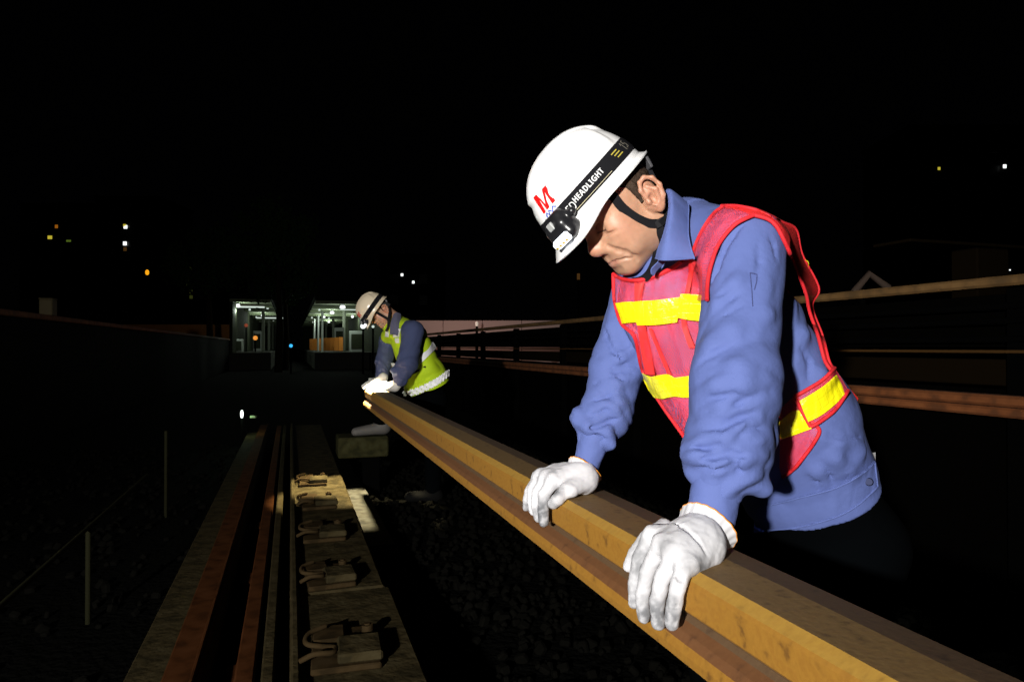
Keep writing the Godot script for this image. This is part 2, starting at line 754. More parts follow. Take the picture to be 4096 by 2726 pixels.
	f.ball(Vector3(-0.0116, -0.0355, -0.0805), 0.0085, 0.006)
	f.egg(Vector3(-0.0076, -0.0111, -0.0920), Vector3(0.0088, 0.0125, 0.012), 0.004, Basis.IDENTITY, true)
	f.egg(Vector3(-0.0144, 0.0175, -0.0945), Vector3(0.0075, 0.009, 0.009), 0.004, Basis.IDENTITY, true)
	f.bone(Vector3(-0.0120, 0.0144, -0.0845), Vector3(-0.0212, 0.0002, -0.0905), 0.0035, 0.0042, 0.004)
	f.bone(Vector3(-0.0212, 0.0002, -0.0905), Vector3(-0.0168, -0.0223, -0.0865), 0.0042, 0.0035, 0.004)
	f.ball(Vector3(0.0008, -0.0121, -0.0815), 0.0052, 0.004)
	f.crease(PackedVector3Array([Vector3(-0.0216, 0.0246, -0.0920), Vector3(-0.0272, 0.0104, -0.0940), Vector3(-0.0256, -0.0080, -0.0940)]), 0.0022, 0.0022, 0.003)
	return f

func skin_tone(p: Vector3, _n: Vector3) -> Color:
	var z := absf(p.z)
	var c := Vector3(0.46, 0.25, 0.158)
	var blot: float = skin_noise.get_noise_3dv(p)
	c *= 1.0 + 0.16 * blot
	var red := 0.0
	red += 0.8 * smoothstep(0.03, 0.008, p.distance_to(Vector3(0.115, -0.028, 0)))
	red += 0.45 * smoothstep(0.045, 0.01, Vector3(p.x, p.y, z).distance_to(Vector3(0.06, -0.02, 0.06)))
	red += 0.55 * smoothstep(0.068, 0.082, z) * smoothstep(0.02, -0.0, p.x)
	c = c.lerp(Vector3(0.45, 0.17, 0.11), clampf(red, 0, 1) * 0.6)
	var lip := smoothstep(0.0085, 0.004, absf(p.y + 0.0715 + z * 0.03)) * smoothstep(0.03, 0.022, z) * smoothstep(0.084, 0.088, p.x)
	c = c.lerp(Vector3(0.36, 0.13, 0.1), lip * 0.75)
	var beard := smoothstep(-0.04, -0.075, p.y) * smoothstep(-0.02, 0.02, p.x)
	c = c.lerp(Vector3(0.33, 0.2, 0.14), beard * 0.35)
	# lash line and brow hair
	var lash := smoothstep(0.0022, 0.0008, absf(p.y + 0.0028 + (z - 0.022) * 0.13)) * smoothstep(0.018, 0.022, z) * smoothstep(0.05, 0.045, z) * smoothstep(0.076, 0.08, p.x)
	c = c.lerp(Vector3(0.03, 0.018, 0.014), lash * 0.9)
	var brow := smoothstep(0.0065, 0.002, absf(p.y - 0.03 - (z - 0.03) * 0.05 + 0.003 * blot)) * smoothstep(0.008, 0.014, z) * smoothstep(0.056, 0.048, z) * smoothstep(0.06, 0.066, p.x)
	c = c.lerp(Vector3(0.05, 0.035, 0.03), brow * 0.75)
	for m in moles:
		c = c.lerp(Vector3(0.2, 0.08, 0.05), smoothstep(0.0022, 0.001, p.distance_to(m)) * 0.8)
	return Color(c.x, c.y, c.z)

var skin_noise := noise(60.0, 3, 31)
var moles := [Vector3(0.02, -0.05, -0.064), Vector3(0.055, 0.03, -0.058), Vector3(0.066, -0.02, -0.062)]

func head_frame(at: Vector3, pitch: float, yaw: float, roll := 0.0) -> Transform3D:
	var h := Vector3(-cos(yaw), 0, sin(yaw))
	var fw := h * cos(pitch) - Vector3.UP * sin(pitch)
	var up := h * sin(pitch) + Vector3.UP * cos(pitch)
	var b := Basis(fw, up, fw.cross(up))
	return Transform3D(b * Basis(Vector3(1, 0, 0), roll), at)

# ------------------------------------------------------------------ hard hat (x forward, y up; origin in the plane of the rim)
func shell(az: float, t: float, off := 0.0) -> Vector3:
	var q := t * PI * 0.5
	var ho := pow(maxf(sin(q), 0.0), 0.86)
	var ve := pow(maxf(cos(q), 0.0), 0.9)
	var f := 0.128 if cos(az) > 0.0 else 0.124
	var p := Vector3(cos(az) * f * ho, 0.14 * ve, sin(az) * -0.106 * ho)
	# the raised middle of the crown: a step at the back and one above the logo
	var mid := smoothstep(0.046, 0.034, absf(p.z))
	var front := smoothstep(0.62, 0.58, t) if cos(az) > 0.0 else smoothstep(0.66, 0.5, t)
	var lift := 0.0065 * mid * front
	# a shallow rib along each side, ending in a step behind
	lift += 0.0035 * smoothstep(-0.074, -0.066, p.x) * smoothstep(0.85, 0.72, t) * (1.0 - mid)
	var out := Vector3(p.x / (f * f), p.y / (0.14 * 0.14), p.z / (0.106 * 0.106)).normalized()
	return p + out * (lift + off)

func brim_width(az: float) -> float:
	var c := cos(az)
	return 0.01 + 0.02 * smoothstep(0.3, 0.9, c) + 0.003 * smoothstep(-0.5, -1.0, c)

func hat_shell() -> Bag:
	var b := Bag.new()
	var cols := 121
	var pts := PackedVector3Array()
	var rows := 0
	for r in 41:
		rows += 1
		for k in cols:
			pts.append(shell(TAU * k / (cols - 1), r / 40.0))
	for r in range(1, 9):
		rows += 1
		var s := r / 8.0
		for k in cols:
			var az := TAU * k / (cols - 1)
			var e := shell(az, 1.0)
			var w := brim_width(az)
			var o := Vector3(cos(az) * 0.8, 0, -sin(az)).normalized()
			var front := smoothstep(0.2, 0.85, cos(az))
			pts.append(e + o * w * s + Vector3(0, -0.003 * s - 0.026 * front * s - 0.007 * sin(minf(s * 1.2, 1.0) * PI * 0.5) * (1.0 - front), 0))
	b.sheet(pts, cols, 0.0026, Vector3.UP)
	# close the normals where the sheet meets itself
	for side in 2:
		for r in rows:
			var i0 := side * pts.size() + r * cols
			var i1 := i0 + cols - 1
			var g := (b.n[i0] + b.n[i1]).normalized()
			b.n[i0] = g
			b.n[i1] = g
		for k in cols:
			b.n[side * pts.size() + k] = Vector3(0, -1.0 if side else 1.0, 0)
	return b

func hat_band() -> Bag:
	var b := Bag.new()
	var cols := 121
	var pts := PackedVector3Array()
	for r in 7:
		for k in cols:
			var az := TAU * k / (cols - 1)
			pts.append(shell(az, lerpf(0.81, 0.955, r / 6.0), 0.0014 + 0.0006 * sin(PI * r / 6.0)))
	b.sheet(pts, cols, 0.0012, Vector3.UP)
	return b

# a spot on the hat: az in radians from the front towards the left, t down the shell; x runs backwards, y up
func on_hat(az: float, t: float, x: float, y: float, tilt := 0.0, off := 0.003) -> Transform3D:
	var r := 0.116
	var xx := x * cos(tilt) - y * sin(tilt)
	var yy := x * sin(tilt) + y * cos(tilt)
	var a := az + xx / r
	var tt := t - yy / 0.2
	var p := shell(a, tt, off)
	var dx := (shell(a + 0.01, tt, off) - shell(a - 0.01, tt, off)).normalized()
	var dy := (shell(a, tt - 0.01, off) - shell(a, tt + 0.01, off)).normalized()
	var z := dx.cross(dy).normalized()
	if z.dot(p) < 0.0:
		z = -z
	return Transform3D(Basis(dx, dy, z), p)

func hard_hat(person: Node3D, at: Transform3D, kind: String) -> void:
	var hat := part(person, "hard_hat", hat_shell_mesh if kind == "white" else hat_shell_mesh.duplicate())
	hat.global_transform = at
	if kind != "white":
		hat.mesh.surface_set_material(0, M.cream_plastic)
	local_part(hat, "headlamp_strap", hat_band().mesh(M.black_web))
	var tb := Basis(Vector3.UP, 0.36)
	var tl := Transform3D(tb * 1.06, tb * Vector3(0.121, 0.02, -0.002) - tb * Vector3(0.112, 0.02, 0.0) * 1.06)
	# the lamp: a rounded black case with a square button and a bright window below
	var f := Field.new()
	f.bone(Vector3(0.118, 0.034, -0.018), Vector3(0.118, 0.034, 0.012), 0.012, 0.012, 0.008)
	f.bone(Vector3(0.126, 0.02, -0.022), Vector3(0.126, 0.02, 0.016), 0.0135, 0.0135, 0.01)
	f.bone(Vector3(0.127, 0.0, -0.024), Vector3(0.127, 0.0, 0.018), 0.0145, 0.0145, 0.01)
	f.bone(Vector3(0.11, 0.0, -0.024), Vector3(0.11, 0.03, -0.02), 0.012, 0.012, 0.01)
	f.bone(Vector3(0.11, 0.0, 0.018), Vector3(0.11, 0.03, 0.014), 0.012, 0.012, 0.01)
	f.bone(Vector3(0.108, 0.022, -0.043), Vector3(0.113, 0.022, 0.036), 0.008, 0.008, 0.008)
	local_part(hat, "lamp_case", f.net(Vector3(0.08, -0.03, -0.07), Vector3(0.165, 0.06, 0.07), 0.002 if kind == "white" else 0.004).mesh(M.black_plastic), tl)
	var bt := Bag.new()
	bt.box(Vector3(0.006, 0.015, 0.017), Transform3D(Basis(Vector3(0, 0, 1), 0.12), Vector3(0.1365, 0.03, -0.004)), 0.002)
	local_part(hat, "lamp_button", bt.mesh(M.grey_plastic), tl)
	var gl := Bag.new()
	var lb := Basis(Vector3(0, 0, 1), -0.5)
	gl.box(Vector3(0.016, 0.017, 0.05), Transform3D(lb, Vector3(0.141, -0.002, -0.005)), 0.005)
	local_part(hat, "lamp_lens", gl.mesh(M.lamp_lens), tl)
	var ring := Bag.new()
	for k in 4:
		ring.box(Vector3(0.003, 0.005, 0.005), Transform3D(lb, lb * Vector3(0.0085, 0, -0.018 + 0.012 * k) + Vector3(0.141, -0.002, -0.005)), 0.001)
	local_part(hat, "lamp_diode", ring.mesh(M.diode), tl)
	# buckle and head band behind
	var bk := Bag.new()
	bk.box(Vector3(0.006, 0.024, 0.034), Transform3D(Basis(Vector3(0, 0, 1), 0.35), Vector3(-0.098, -0.028, -0.058)), 0.002)
	bk.box(Vector3(0.008, 0.016, 0.02), Transform3D(Basis(Vector3(0, 0, 1), 0.35), Vector3(-0.102, -0.028, -0.058)), 0.002)
	local_part(hat, "size_buckle", bk.mesh(M.dark_plastic))
	var hb := Bag.new()
	var hp := PackedVector3Array()
	for r in 3:
		for k in 49:
			var az := TAU * (0.36 + 0.28 * k / 48.0)
			hp.append(Vector3(cos(az) * 0.1, -0.004 - 0.022 * r - 0.02 * smoothstep(0.0, -1.0, cos(az)), -sin(az) * 0.086))
	hb.sheet(hp, 49, 0.0015, Vector3(0, 0, -1))
	local_part(hat, "head_band", hb.mesh(M.dark_plastic))
	if kind == "white":
		local_part(hat, "strap_lettering", lettering("LED", false, 0.013, func(x, y): return on_hat(0.80, 0.885, x, y - 0.003, 0.0, 0.0024), M.print_white))
		local_part(hat, "strap_lettering", lettering("HEADLIGHT", true, 0.0098, func(x, y): return on_hat(1.26, 0.88, x, y + 0.0005, 0.0, 0.0024), M.print_white))
		var ln := Bag.new()
		for st in [[-0.062, 0.055, -0.0125, 0.0007]]:
			var lp := PackedVector3Array()
			for r in 2:
				for k in 30:
					lp.append(on_hat(1.2, 0.88, lerpf(st[0], st[1], k / 29.0), st[2] + st[3] * r, 0.0, 0.0028).origin)
			ln.sheet(lp, 30, 0.0004, lp[15])
		local_part(hat, "printed_line", ln.mesh(M.print_cream))
		for k in 3:
			var sb := Bag.new()
			var w := on_hat(2.02, 0.88, -0.004 + 0.004 * k * 0.3, 0.007 - 0.006 * k, 0.3, 0.0027)
			sb.box(Vector3(0.02, 0.0022, 0.0006), w, 0.0002)
			local_part(hat, "printed_stripe", sb.mesh(M.print_gold))
		local_part(hat, "strap_lettering", lettering("15", false, 0.016, func(x, y): return on_hat(2.3, 0.88, x, y, 0.1, 0.0024), M.print_grey))
	# the mark on the front: a bold red M over a row of small blue strokes
	local_part(hat, "red_mark", lettering("M", true, 0.036, func(x, y): return on_hat(0.5, 0.68, x * 1.3, y + 0.002, 0.0, 0.0005), M.print_red))
	if kind == "white":
		var bl := Bag.new()
		var zig := PackedVector3Array()
		for q in [[-0.016, -0.024], [-0.011, -0.018], [-0.007, -0.025], [-0.002, -0.018], [0.003, -0.025], [0.009, -0.018], [0.014, -0.023]]:
			zig.append(on_hat(0.5, 0.68, q[0] * 1.25, q[1], 0.0, 0.0006).origin)
		bl.tube(zig, PackedFloat32Array([0.0014]), 6)
		for q in [-0.012, -0.005, 0.003, 0.011]:
			bl.box(Vector3(0.005, 0.003, 0.0006), on_hat(0.5, 0.68, q * 1.25, -0.03, 0.0, 0.0006), 0.0002)
		local_part(hat, "blue_mark", bl.mesh(M.print_blue))

var hat_shell_mesh: ArrayMesh

# ------------------------------------------------------------------ jacket folds: how far a sleeve or body stands out of its plain shape
var fold_noise := noise(1.0, 1, 77)
var fine_noise := noise(1.0, 2, 78)

func sleeve_fold(p: Vector3, s: Vector3, e: Vector3, w: Vector3, slant: float, strength: float) -> float:
	var l1 := s.distance_to(e)
	var l2 := e.distance_to(w)
	var d1 := (e - s) / l1
	var d2 := (w - e) / l2
	var t1 := clampf((p - s).dot(d1), -0.08, l1)
	var q := p - s - d1 * t1
	var t := t1
	var t2 := clampf((p - e).dot(d2), 0.0, l2)
	var q2 := p - e - d2 * t2
	if q2.length_squared() < q.length_squared():
		q = q2
		t = l1 + t2
	var r := q.length()
	if r > 0.14:
		return 0.0
	var o := q / maxf(r, 0.001)
	var share := t / (l1 + l2)
	var amp := lerpf(0.0011, 0.0019, smoothstep(0.1, 0.55, share)) + 0.0012 * smoothstep(0.62, 0.9, share)
	var g := lerpf(9.0, 15.0, smoothstep(0.3, 1.0, share))
	var c := t * g + slant * o.x + 0.6 * slant * o.y
	var n := absf(fold_noise.get_noise_3d(c, o.x * 0.5 + t * 1.5, o.z * 0.5 + o.y * 0.5))
	return strength * amp * (n * 3.2 - 0.75) * smoothstep(0.14, 0.1, r)

func body_fold(p: Vector3, amp: float) -> float:
	var n := absf(fold_noise.get_noise_3d(p.x * 3.0 + p.y * 4.0, p.y * 6.0 - p.x * 4.0 + 3.0, p.z * 3.0))
	return amp * (n * 3.2 - 0.75)

# ------------------------------------------------------------------ the man in front
func glove_tone(dirt: Array, f: Field) -> Callable:
	for d in dirt:
		d[0] = f.meet(d[0], lens, 0.0)
	return func(p: Vector3, _n: Vector3) -> Color:
		var g := 0.0
		var w := 0.5 + 0.9 * glove_noise.get_noise_3dv(p)
		for d in dirt:
			g = maxf(g, d[2] * smoothstep(d[1] * 1.6, d[1] * 0.35, p.distance_to(d[0])) * clampf(w + 0.4, 0.0, 1.0))
		g += 0.22 * clampf(glove_noise.get_noise_3dv(p * 0.5), 0.0, 1.0)
		return Color(0.58, 0.58, 0.61).lerp(Color(0.08, 0.085, 0.095), clampf(g, 0.0, 0.9))

var glove_noise := noise(70.0, 3, 12)

func finger(f: Field, p: Array, r0: float, r1: float, k := 0.006) -> void:
	for j in p.size() - 1:
		var a := lerpf(r0, r1, float(j) / (p.size() - 1))
		var b := lerpf(r0, r1, float(j + 1) / (p.size() - 1))
		f.bone(p[j], p[j + 1], a, b, 0.007 if j == 0 else 0.0022)

# ribbed knit cuff of a glove, with a coloured edge
func glove_cuff(root: Node3D, glove: Node3D, a: Vector3, b: Vector3, r0: float, r1: float, flare: Vector3) -> void:
	var bag := Bag.new()
	var path := PackedVector3Array()
	var pts := PackedVector3Array()
	var cols := 145
	var ax := (b - a).normalized()
	var x := ax.cross(Vector3(0, 0, 1)).normalized()
	var y := ax.cross(x)
	for r in 15:
		var t := r / 14.0
		var c := a.lerp(b, t)
		for k in cols:
			var g := TAU * k / (cols - 1)
			var o := x * cos(g) + y * sin(g)
			var rr := lerpf(r0, r1, t) - 0.003 * sin(PI * t) + 0.0006 * sin(g * 18.0) * smoothstep(0.0, 0.2, t)
			rr += maxf(o.dot(flare), 0.0) * t * t
			pts.append(c + o * rr)
	bag.sheet(pts, cols, 0.0012, x, metres(pts, cols))
	# the sheet faces outwards
	var o := part(glove, "ribbed_cuff", bag.mesh(M.knit))
	o.global_transform = Transform3D.IDENTITY
	var e := Bag.new()
	e.tube(pts.slice(14 * cols, 15 * cols), PackedFloat32Array([0.0016]), 6)
	part(glove, "cuff_edge", e.mesh(M.orange_yarn))
	var e2 := Bag.new()
	e2.tube(pts.slice(13 * cols, 14 * cols), PackedFloat32Array([0.0012]), 5)
	part(glove, "cuff_seam", e2.mesh(M.dark_yarn))

func lead_worker() -> void:
	var feet := Vector3(0.4705, 0.4651, -1.6064)
	feet.y = 0.0
	var man := thing("person", "worker in blue jacket and red mesh vest leaning on the rusty rail, white hard hat", "person", feet)
	var N := Vector3(0.3344, 1.3843, -1.4182)
	var SL := Vector3(0.4109, 1.3557, -1.1985)
	var EL := Vector3(0.3566, 1.1231, -1.0906)
	var WL := Vector3(0.3088, 0.9147, -1.0524)
	var SR := Vector3(0.3057, 1.3288, -1.5787)
	var ER := Vector3(0.2392, 1.1388, -1.5404)
	var WR := Vector3(0.1568, 0.9199, -1.4774)
	var C := Vector3(0.4294, 1.2804, -1.4592)
	var B := Vector3(0.5767, 1.0253, -1.5014)
	var H := Vector3(0.672, 0.8372, -1.5331)
	var face := Vector3(-0.96, 0, 0.28)
	var wide := Vector3(-0.28, 0, -0.96)
	var hf := head_frame(Vector3(0.2311, 1.4657, -1.3575), deg_to_rad(40), deg_to_rad(12), deg_to_rad(-3.3))
	hf.basis.y *= 0.97

	# jacket, torso first
	var j := Field.new()
	j.slab(C.lerp(N, 0.1), B, 0.12, 0.132, wide, 1.5, 0.03)
	j.slab(B, H + (H - B) * 0.35, 0.132, 0.124, wide, 1.4, 0.04)
	j.bone(N, SL.lerp(N, 0.18), 0.07, 0.058, 0.05)
	j.bone(N, SR.lerp(N, 0.18), 0.075, 0.06, 0.05)
	j.bone(Vector3(0.3272, 1.2686, -1.4193), Vector3(0.466, 0.9961, -1.4317), 0.105, 0.1, 0.06)
	j.bone(Vector3(0.3575, 1.433, -1.3878), Vector3(0.4058, 1.3845, -1.2682), 0.045, 0.05, 0.04)
	var torso_count := j.all.size()
	# sleeves
	j.bone(SL, EL, 0.067, 0.065, 0.035)
	j.bone(EL, Vector3(0.3401, 1.0178, -1.0765), 0.066, 0.062, 0.03)
	j.bone(Vector3(0.3401, 1.0178, -1.0765), Vector3(0.3234, 0.9719, -1.0669), 0.06, 0.042, 0.02)
	j.bone(Vector3(0.2956, 1.0152, -1.0715), Vector3(0.3117, 1.01, -1.0616), 0.03, 0.03, 0.025)
	j.bone(Vector3(0.3522, 0.9882, -1.0518), Vector3(0.3873, 0.9614, -1.062), 0.022, 0.017, 0.018)
	j.bone(Vector3(0.3949, 1.0666, -1.1011), Vector3(0.4003, 1.0294, -1.0914), 0.024, 0.02, 0.03)
	j.bone(SR, ER, 0.068, 0.056, 0.035)
	j.bone(ER, Vector3(0.2086, 1.0339, -1.5114), 0.056, 0.056, 0.03)
	j.bone(Vector3(0.2086, 1.0339, -1.5114), Vector3(0.1821, 0.9789, -1.4919), 0.054, 0.036, 0.02)
	j.bone(Vector3(0.1518, 1.0245, -1.4914), Vector3(0.1667, 1.0199, -1.4815), 0.026, 0.026, 0.018)
	j.bone(Vector3(0.1924, 0.9876, -1.4618), Vector3(0.2091, 0.9718, -1.4619), 0.014, 0.01, 0.014)
	# cut off below the waistband, and open at the neck
	var down := (H - B).normalized()
	down = (down + Vector3(0.1, 0, 0)).normalized()
	var hem := Vector3(0.6571, 0.8338, -1.4231)
	j.ball(hem + down * 3.0, 3.0, 0.004, true)
	var torso := Field.new()
	for k in torso_count:
		torso._put(j.a[k], j.a[k] + j.ba[k], j.ra[k], j.ra[k] + j.dr[k], j.kk[k], 0, j.flat[k], j.frame[k], j.sc[k])
	for cr in [
		[[Vector3(0.3689, 1.2268, -1.0496), Vector3(0.3324, 1.2062, -1.0298), Vector3(0.3088, 1.1853, -1.05), Vector3(0.2942, 1.158, -1.0802)], 0.014, 0.005],
		[[Vector3(0.3859, 1.1787, -1.0601), Vector3(0.3422, 1.1459, -1.0303), Vector3(0.3095, 1.1262, -1.0305), Vector3(0.2901, 1.1179, -1.0606)], 0.014, 0.005],
		[[Vector3(0.3859, 1.1078, -1.0607), Vector3(0.3488, 1.1197, -1.0306), Vector3(0.316, 1.0902, -1.0308), Vector3(0.2901, 1.0717, -1.051)], 0.012, 0.005],
		[[Vector3(0.381, 1.0717, -1.051), Vector3(0.3467, 1.0586, -1.0211), Vector3(0.3163, 1.045, -1.0112), Vector3(0.2898, 1.041, -1.0313)], 0.011, 0.006],
		[[Vector3(0.262, 1.0216, -1.0515), Vector3(0.2772, 1.0216, -1.0215), Vector3(0.3035, 1.0077, -1.0116), Vector3(0.3389, 1.0151, -1.0215), Vector3(0.379, 1.0316, -1.0514)], 0.012, 0.007],
		[[Vector3(0.3721, 1.3212, -1.1188), Vector3(0.3585, 1.2836, -1.0991), Vector3(0.3613, 1.2486, -1.0994)], 0.016, 0.004],
		[[Vector3(0.3469, 1.2946, -1.139), Vector3(0.3365, 1.257, -1.1194), Vector3(0.3264, 1.228, -1.1096)], 0.01, 0.004],
		[[Vector3(0.4296, 1.2874, -1.1391), Vector3(0.4178, 1.2356, -1.1195), Vector3(0.3864, 1.1992, -1.0799)], 0.012, 0.004],
		[[Vector3(0.2245, 1.2845, -1.5191), Vector3(0.2158, 1.2258, -1.4997), Vector3(0.2276, 1.1876, -1.49)], 0.012, 0.004],
		[[Vector3(0.2616, 1.1781, -1.5001), Vector3(0.2311, 1.1575, -1.4703), Vector3(0.1984, 1.1501, -1.4703)], 0.01, 0.004],
		[[Vector3(0.274, 1.1113, -1.5007), Vector3(0.2295, 1.1038, -1.4607), Vector3(0.1843, 1.0892, -1.4709)], 0.012, 0.005],
		[[Vector3(0.2693, 1.0683, -1.5011), Vector3(0.2249, 1.0573, -1.4612), Vector3(0.1738, 1.048, -1.4612)], 0.01, 0.005],
		[[Vector3(0.1329, 1.0209, -1.4715), Vector3(0.1622, 1.0113, -1.4416), Vector3(0.1989, 1.004, -1.4416), Vector3(0.216, 0.989, -1.4518)], 0.009, 0.006],
		[[Vector3(0.612, 1.0051, -1.3616), Vector3(0.6606, 0.9894, -1.3818), Vector3(0.7402, 0.9733, -1.4519)], 0.016, 0.006],
		[[Vector3(0.6164, 0.9965, -1.3617), Vector3(0.6427, 0.9603, -1.372), Vector3(0.6609, 0.9217, -1.3924)], 0.014, 0.006],
		[[Vector3(0.5775, 0.9549, -1.3521), Vector3(0.6077, 0.9316, -1.3623), Vector3(0.6298, 0.9016, -1.3825)], 0.014, 0.005],
		[[Vector3(0.7068, 0.9974, -1.4217), Vector3(0.7305, 0.9582, -1.442), Vector3(0.7191, 0.9233, -1.4323)], 0.012, 0.005],
		[[Vector3(0.6606, 0.9499, -1.3821), Vector3(0.688, 0.9287, -1.4023), Vector3(0.6974, 0.9134, -1.4124)], 0.009, 0.005],
		[[Vector3(0.5834, 1.1442, -1.3404), Vector3(0.6164, 1.1246, -1.3605), Vector3(0.6032, 1.0966, -1.3508)], 0.014, 0.006],
		[[Vector3(0.5973, 1.2735, -1.3592), Vector3(0.5689, 1.2037, -1.3298), Vector3(0.5487, 1.145, -1.3104)], 0.016, 0.006],
		[[Vector3(0.5354, 1.3107, -1.2989), Vector3(0.5412, 1.2694, -1.2993), Vector3(0.5362, 1.228, -1.2996)], 0.014, 0.006],
		[[Vector3(0.3676, 1.3694, -1.2484), Vector3(0.3536, 1.3363, -1.2387), Vector3(0.3489, 1.3047, -1.2389)], 0.012, 0.004],
	]:
		j.crease(PackedVector3Array(cr[0]), cr[1], cr[2] * (0.6 if cr[2] < 0.0055 else 1.0), 0.016, true, lens)
	# creases one can point to
	for cr in [
		[[Vector3(0.327, 1.2192, -1.0997), Vector3(0.3427, 1.23, -1.0896), Vector3(0.3622, 1.2438, -1.0895), Vector3(0.3809, 1.2556, -1.0994)], 0.0045, 0.003],
		[[Vector3(0.3218, 1.1247, -1.0605), Vector3(0.3389, 1.1337, -1.0405), Vector3(0.3689, 1.1305, -1.0505)], 0.006, 0.004],
		[[Vector3(0.3239, 1.0803, -1.0309), Vector3(0.3422, 1.0935, -1.0308), Vector3(0.379, 1.0951, -1.0508)], 0.005, 0.004],
		[[Vector3(0.3422, 1.0443, -1.0313), Vector3(0.3606, 1.0574, -1.0311), Vector3(0.389, 1.055, -1.0512)], 0.005, 0.005],
		[[Vector3(0.2754, 1.0303, -1.0514), Vector3(0.2883, 1.0294, -1.0214), Vector3(0.3078, 1.0346, -1.0213)], 0.005, 0.005],
		[[Vector3(0.4151, 1.3542, -1.1485), Vector3(0.4173, 1.3249, -1.1488), Vector3(0.4129, 1.2957, -1.149)], 0.006, 0.003],
		[[Vector3(0.3605, 1.3684, -1.1684), Vector3(0.356, 1.3475, -1.1786), Vector3(0.35, 1.33, -1.1887)], 0.005, 0.003],
		[[Vector3(0.2186, 1.1357, -1.4805), Vector3(0.2452, 1.1426, -1.4704), Vector3(0.2751, 1.1386, -1.4804)], 0.005, 0.004],
		[[Vector3(0.1815, 1.1033, -1.4707), Vector3(0.211, 1.1149, -1.4606), Vector3(0.2435, 1.1112, -1.4607)], 0.005, 0.004],
		[[Vector3(0.1691, 1.0341, -1.4614), Vector3(0.1975, 1.0471, -1.4512), Vector3(0.2295, 1.048, -1.4612)], 0.005, 0.005],
		[[Vector3(0.1791, 0.9917, -1.4517), Vector3(0.2012, 0.9825, -1.4518), Vector3(0.2141, 0.9825, -1.4518)], 0.004, 0.005],
		[[Vector3(0.6294, 1.0051, -1.3616), Vector3(0.6786, 0.9942, -1.3917), Vector3(0.7402, 0.989, -1.4518)], 0.005, 0.004],
		[[Vector3(0.6342, 0.9367, -1.3822), Vector3(0.6448, 0.9191, -1.3824), Vector3(0.653, 0.8969, -1.3926)], 0.005, 0.004],
		[[Vector3(0.5904, 0.9229, -1.3623), Vector3(0.6122, 0.9079, -1.3725), Vector3(0.6202, 0.8901, -1.3826)], 0.005, 0.004],
		[[Vector3(0.6791, 0.9376, -1.4022), Vector3(0.6929, 0.9179, -1.4124), Vector3(0.6911, 0.9018, -1.4125)], 0.005, 0.004],
		[[Vector3(0.5647, 1.1783, -1.3301), Vector3(0.586, 1.1527, -1.3403), Vector3(0.5834, 1.1186, -1.3406)], 0.006, 0.005],
		[[Vector3(0.388, 1.3864, -1.1482), Vector3(0.3704, 1.3659, -1.1484), Vector3(0.3589, 1.3402, -1.1586), Vector3(0.3515, 1.3118, -1.1689), Vector3(0.344, 1.2897, -1.1791)], 0.006, 0.006],
		[[Vector3(0.4356, 1.3705, -1.1583), Vector3(0.4491, 1.3558, -1.1685), Vector3(0.4659, 1.3312, -1.1987)], 0.004, 0.004],
		[[Vector3(0.3235, 1.2598, -1.0993), Vector3(0.3358, 1.266, -1.0893), Vector3(0.3492, 1.2756, -1.0792)], 0.005, 0.003],
		[[Vector3(0.341, 1.25, -1.0994), Vector3(0.3518, 1.2577, -1.0894), Vector3(0.3602, 1.2666, -1.0793)], 0.005, 0.003],
		[[Vector3(0.2929, 1.1477, -1.0803), Vector3(0.3088, 1.1686, -1.0501), Vector3(0.3357, 1.1852, -1.03)], 0.009, 0.004],
		[[Vector3(0.2847, 1.0838, -1.0509), Vector3(0.3029, 1.1033, -1.0307), Vector3(0.3311, 1.1105, -1.0207), Vector3(0.3554, 1.1033, -1.0307)], 0.009, 0.004],
		[[Vector3(0.2913, 1.0529, -1.0412), Vector3(0.3129, 1.0586, -1.0211), Vector3(0.3389, 1.0748, -1.021), Vector3(0.3707, 1.0827, -1.0409)], 0.008, 0.005],
		[[Vector3(0.2794, 1.0099, -1.0416), Vector3(0.297, 1.018, -1.0115), Vector3(0.3227, 1.0231, -1.0114), Vector3(0.3554, 1.0148, -1.0315)], 0.007, 0.007],
		[[Vector3(0.2727, 0.9986, -1.0417), Vector3(0.2902, 0.9956, -1.0217), Vector3(0.3099, 0.9955, -1.0117), Vector3(0.3357, 1.0034, -1.0216)], 0.006, 0.006],
		[[Vector3(0.3324, 1.0067, -1.0216), Vector3(0.3402, 0.9937, -1.0217), Vector3(0.3606, 0.9853, -1.0318)], 0.005, 0.006],
		[[Vector3(0.2371, 1.1724, -1.4901), Vector3(0.2542, 1.1838, -1.49), Vector3(0.2712, 1.1953, -1.4999)], 0.004, 0.0025],
		[[Vector3(0.209, 1.241, -1.5195), Vector3(0.2081, 1.202, -1.4999), Vector3(0.2186, 1.1706, -1.4801), Vector3(0.2421, 1.1499, -1.4803)], 0.007, 0.004],
		[[Vector3(0.2091, 1.1216, -1.4806), Vector3(0.2358, 1.1313, -1.4705), Vector3(0.2722, 1.1212, -1.4906)], 0.006, 0.003],
		[[Vector3(0.1598, 1.0573, -1.4612), Vector3(0.1957, 1.072, -1.451), Vector3(0.2342, 1.0852, -1.4609)], 0.006, 0.004],
		[[Vector3(0.144, 1.0062, -1.4616), Vector3(0.1714, 1.0086, -1.4416), Vector3(0.2035, 1.0223, -1.4415), Vector3(0.2361, 1.0341, -1.4614)], 0.005, 0.006],
		[[Vector3(0.1506, 0.9923, -1.4617), Vector3(0.176, 0.9912, -1.4417), Vector3(0.2095, 0.9936, -1.4517)], 0.004, 0.005],
	]:
		j.crease(PackedVector3Array(cr[0]), cr[1] * 0.8, cr[2] * 1.1, 0.005, false, lens)
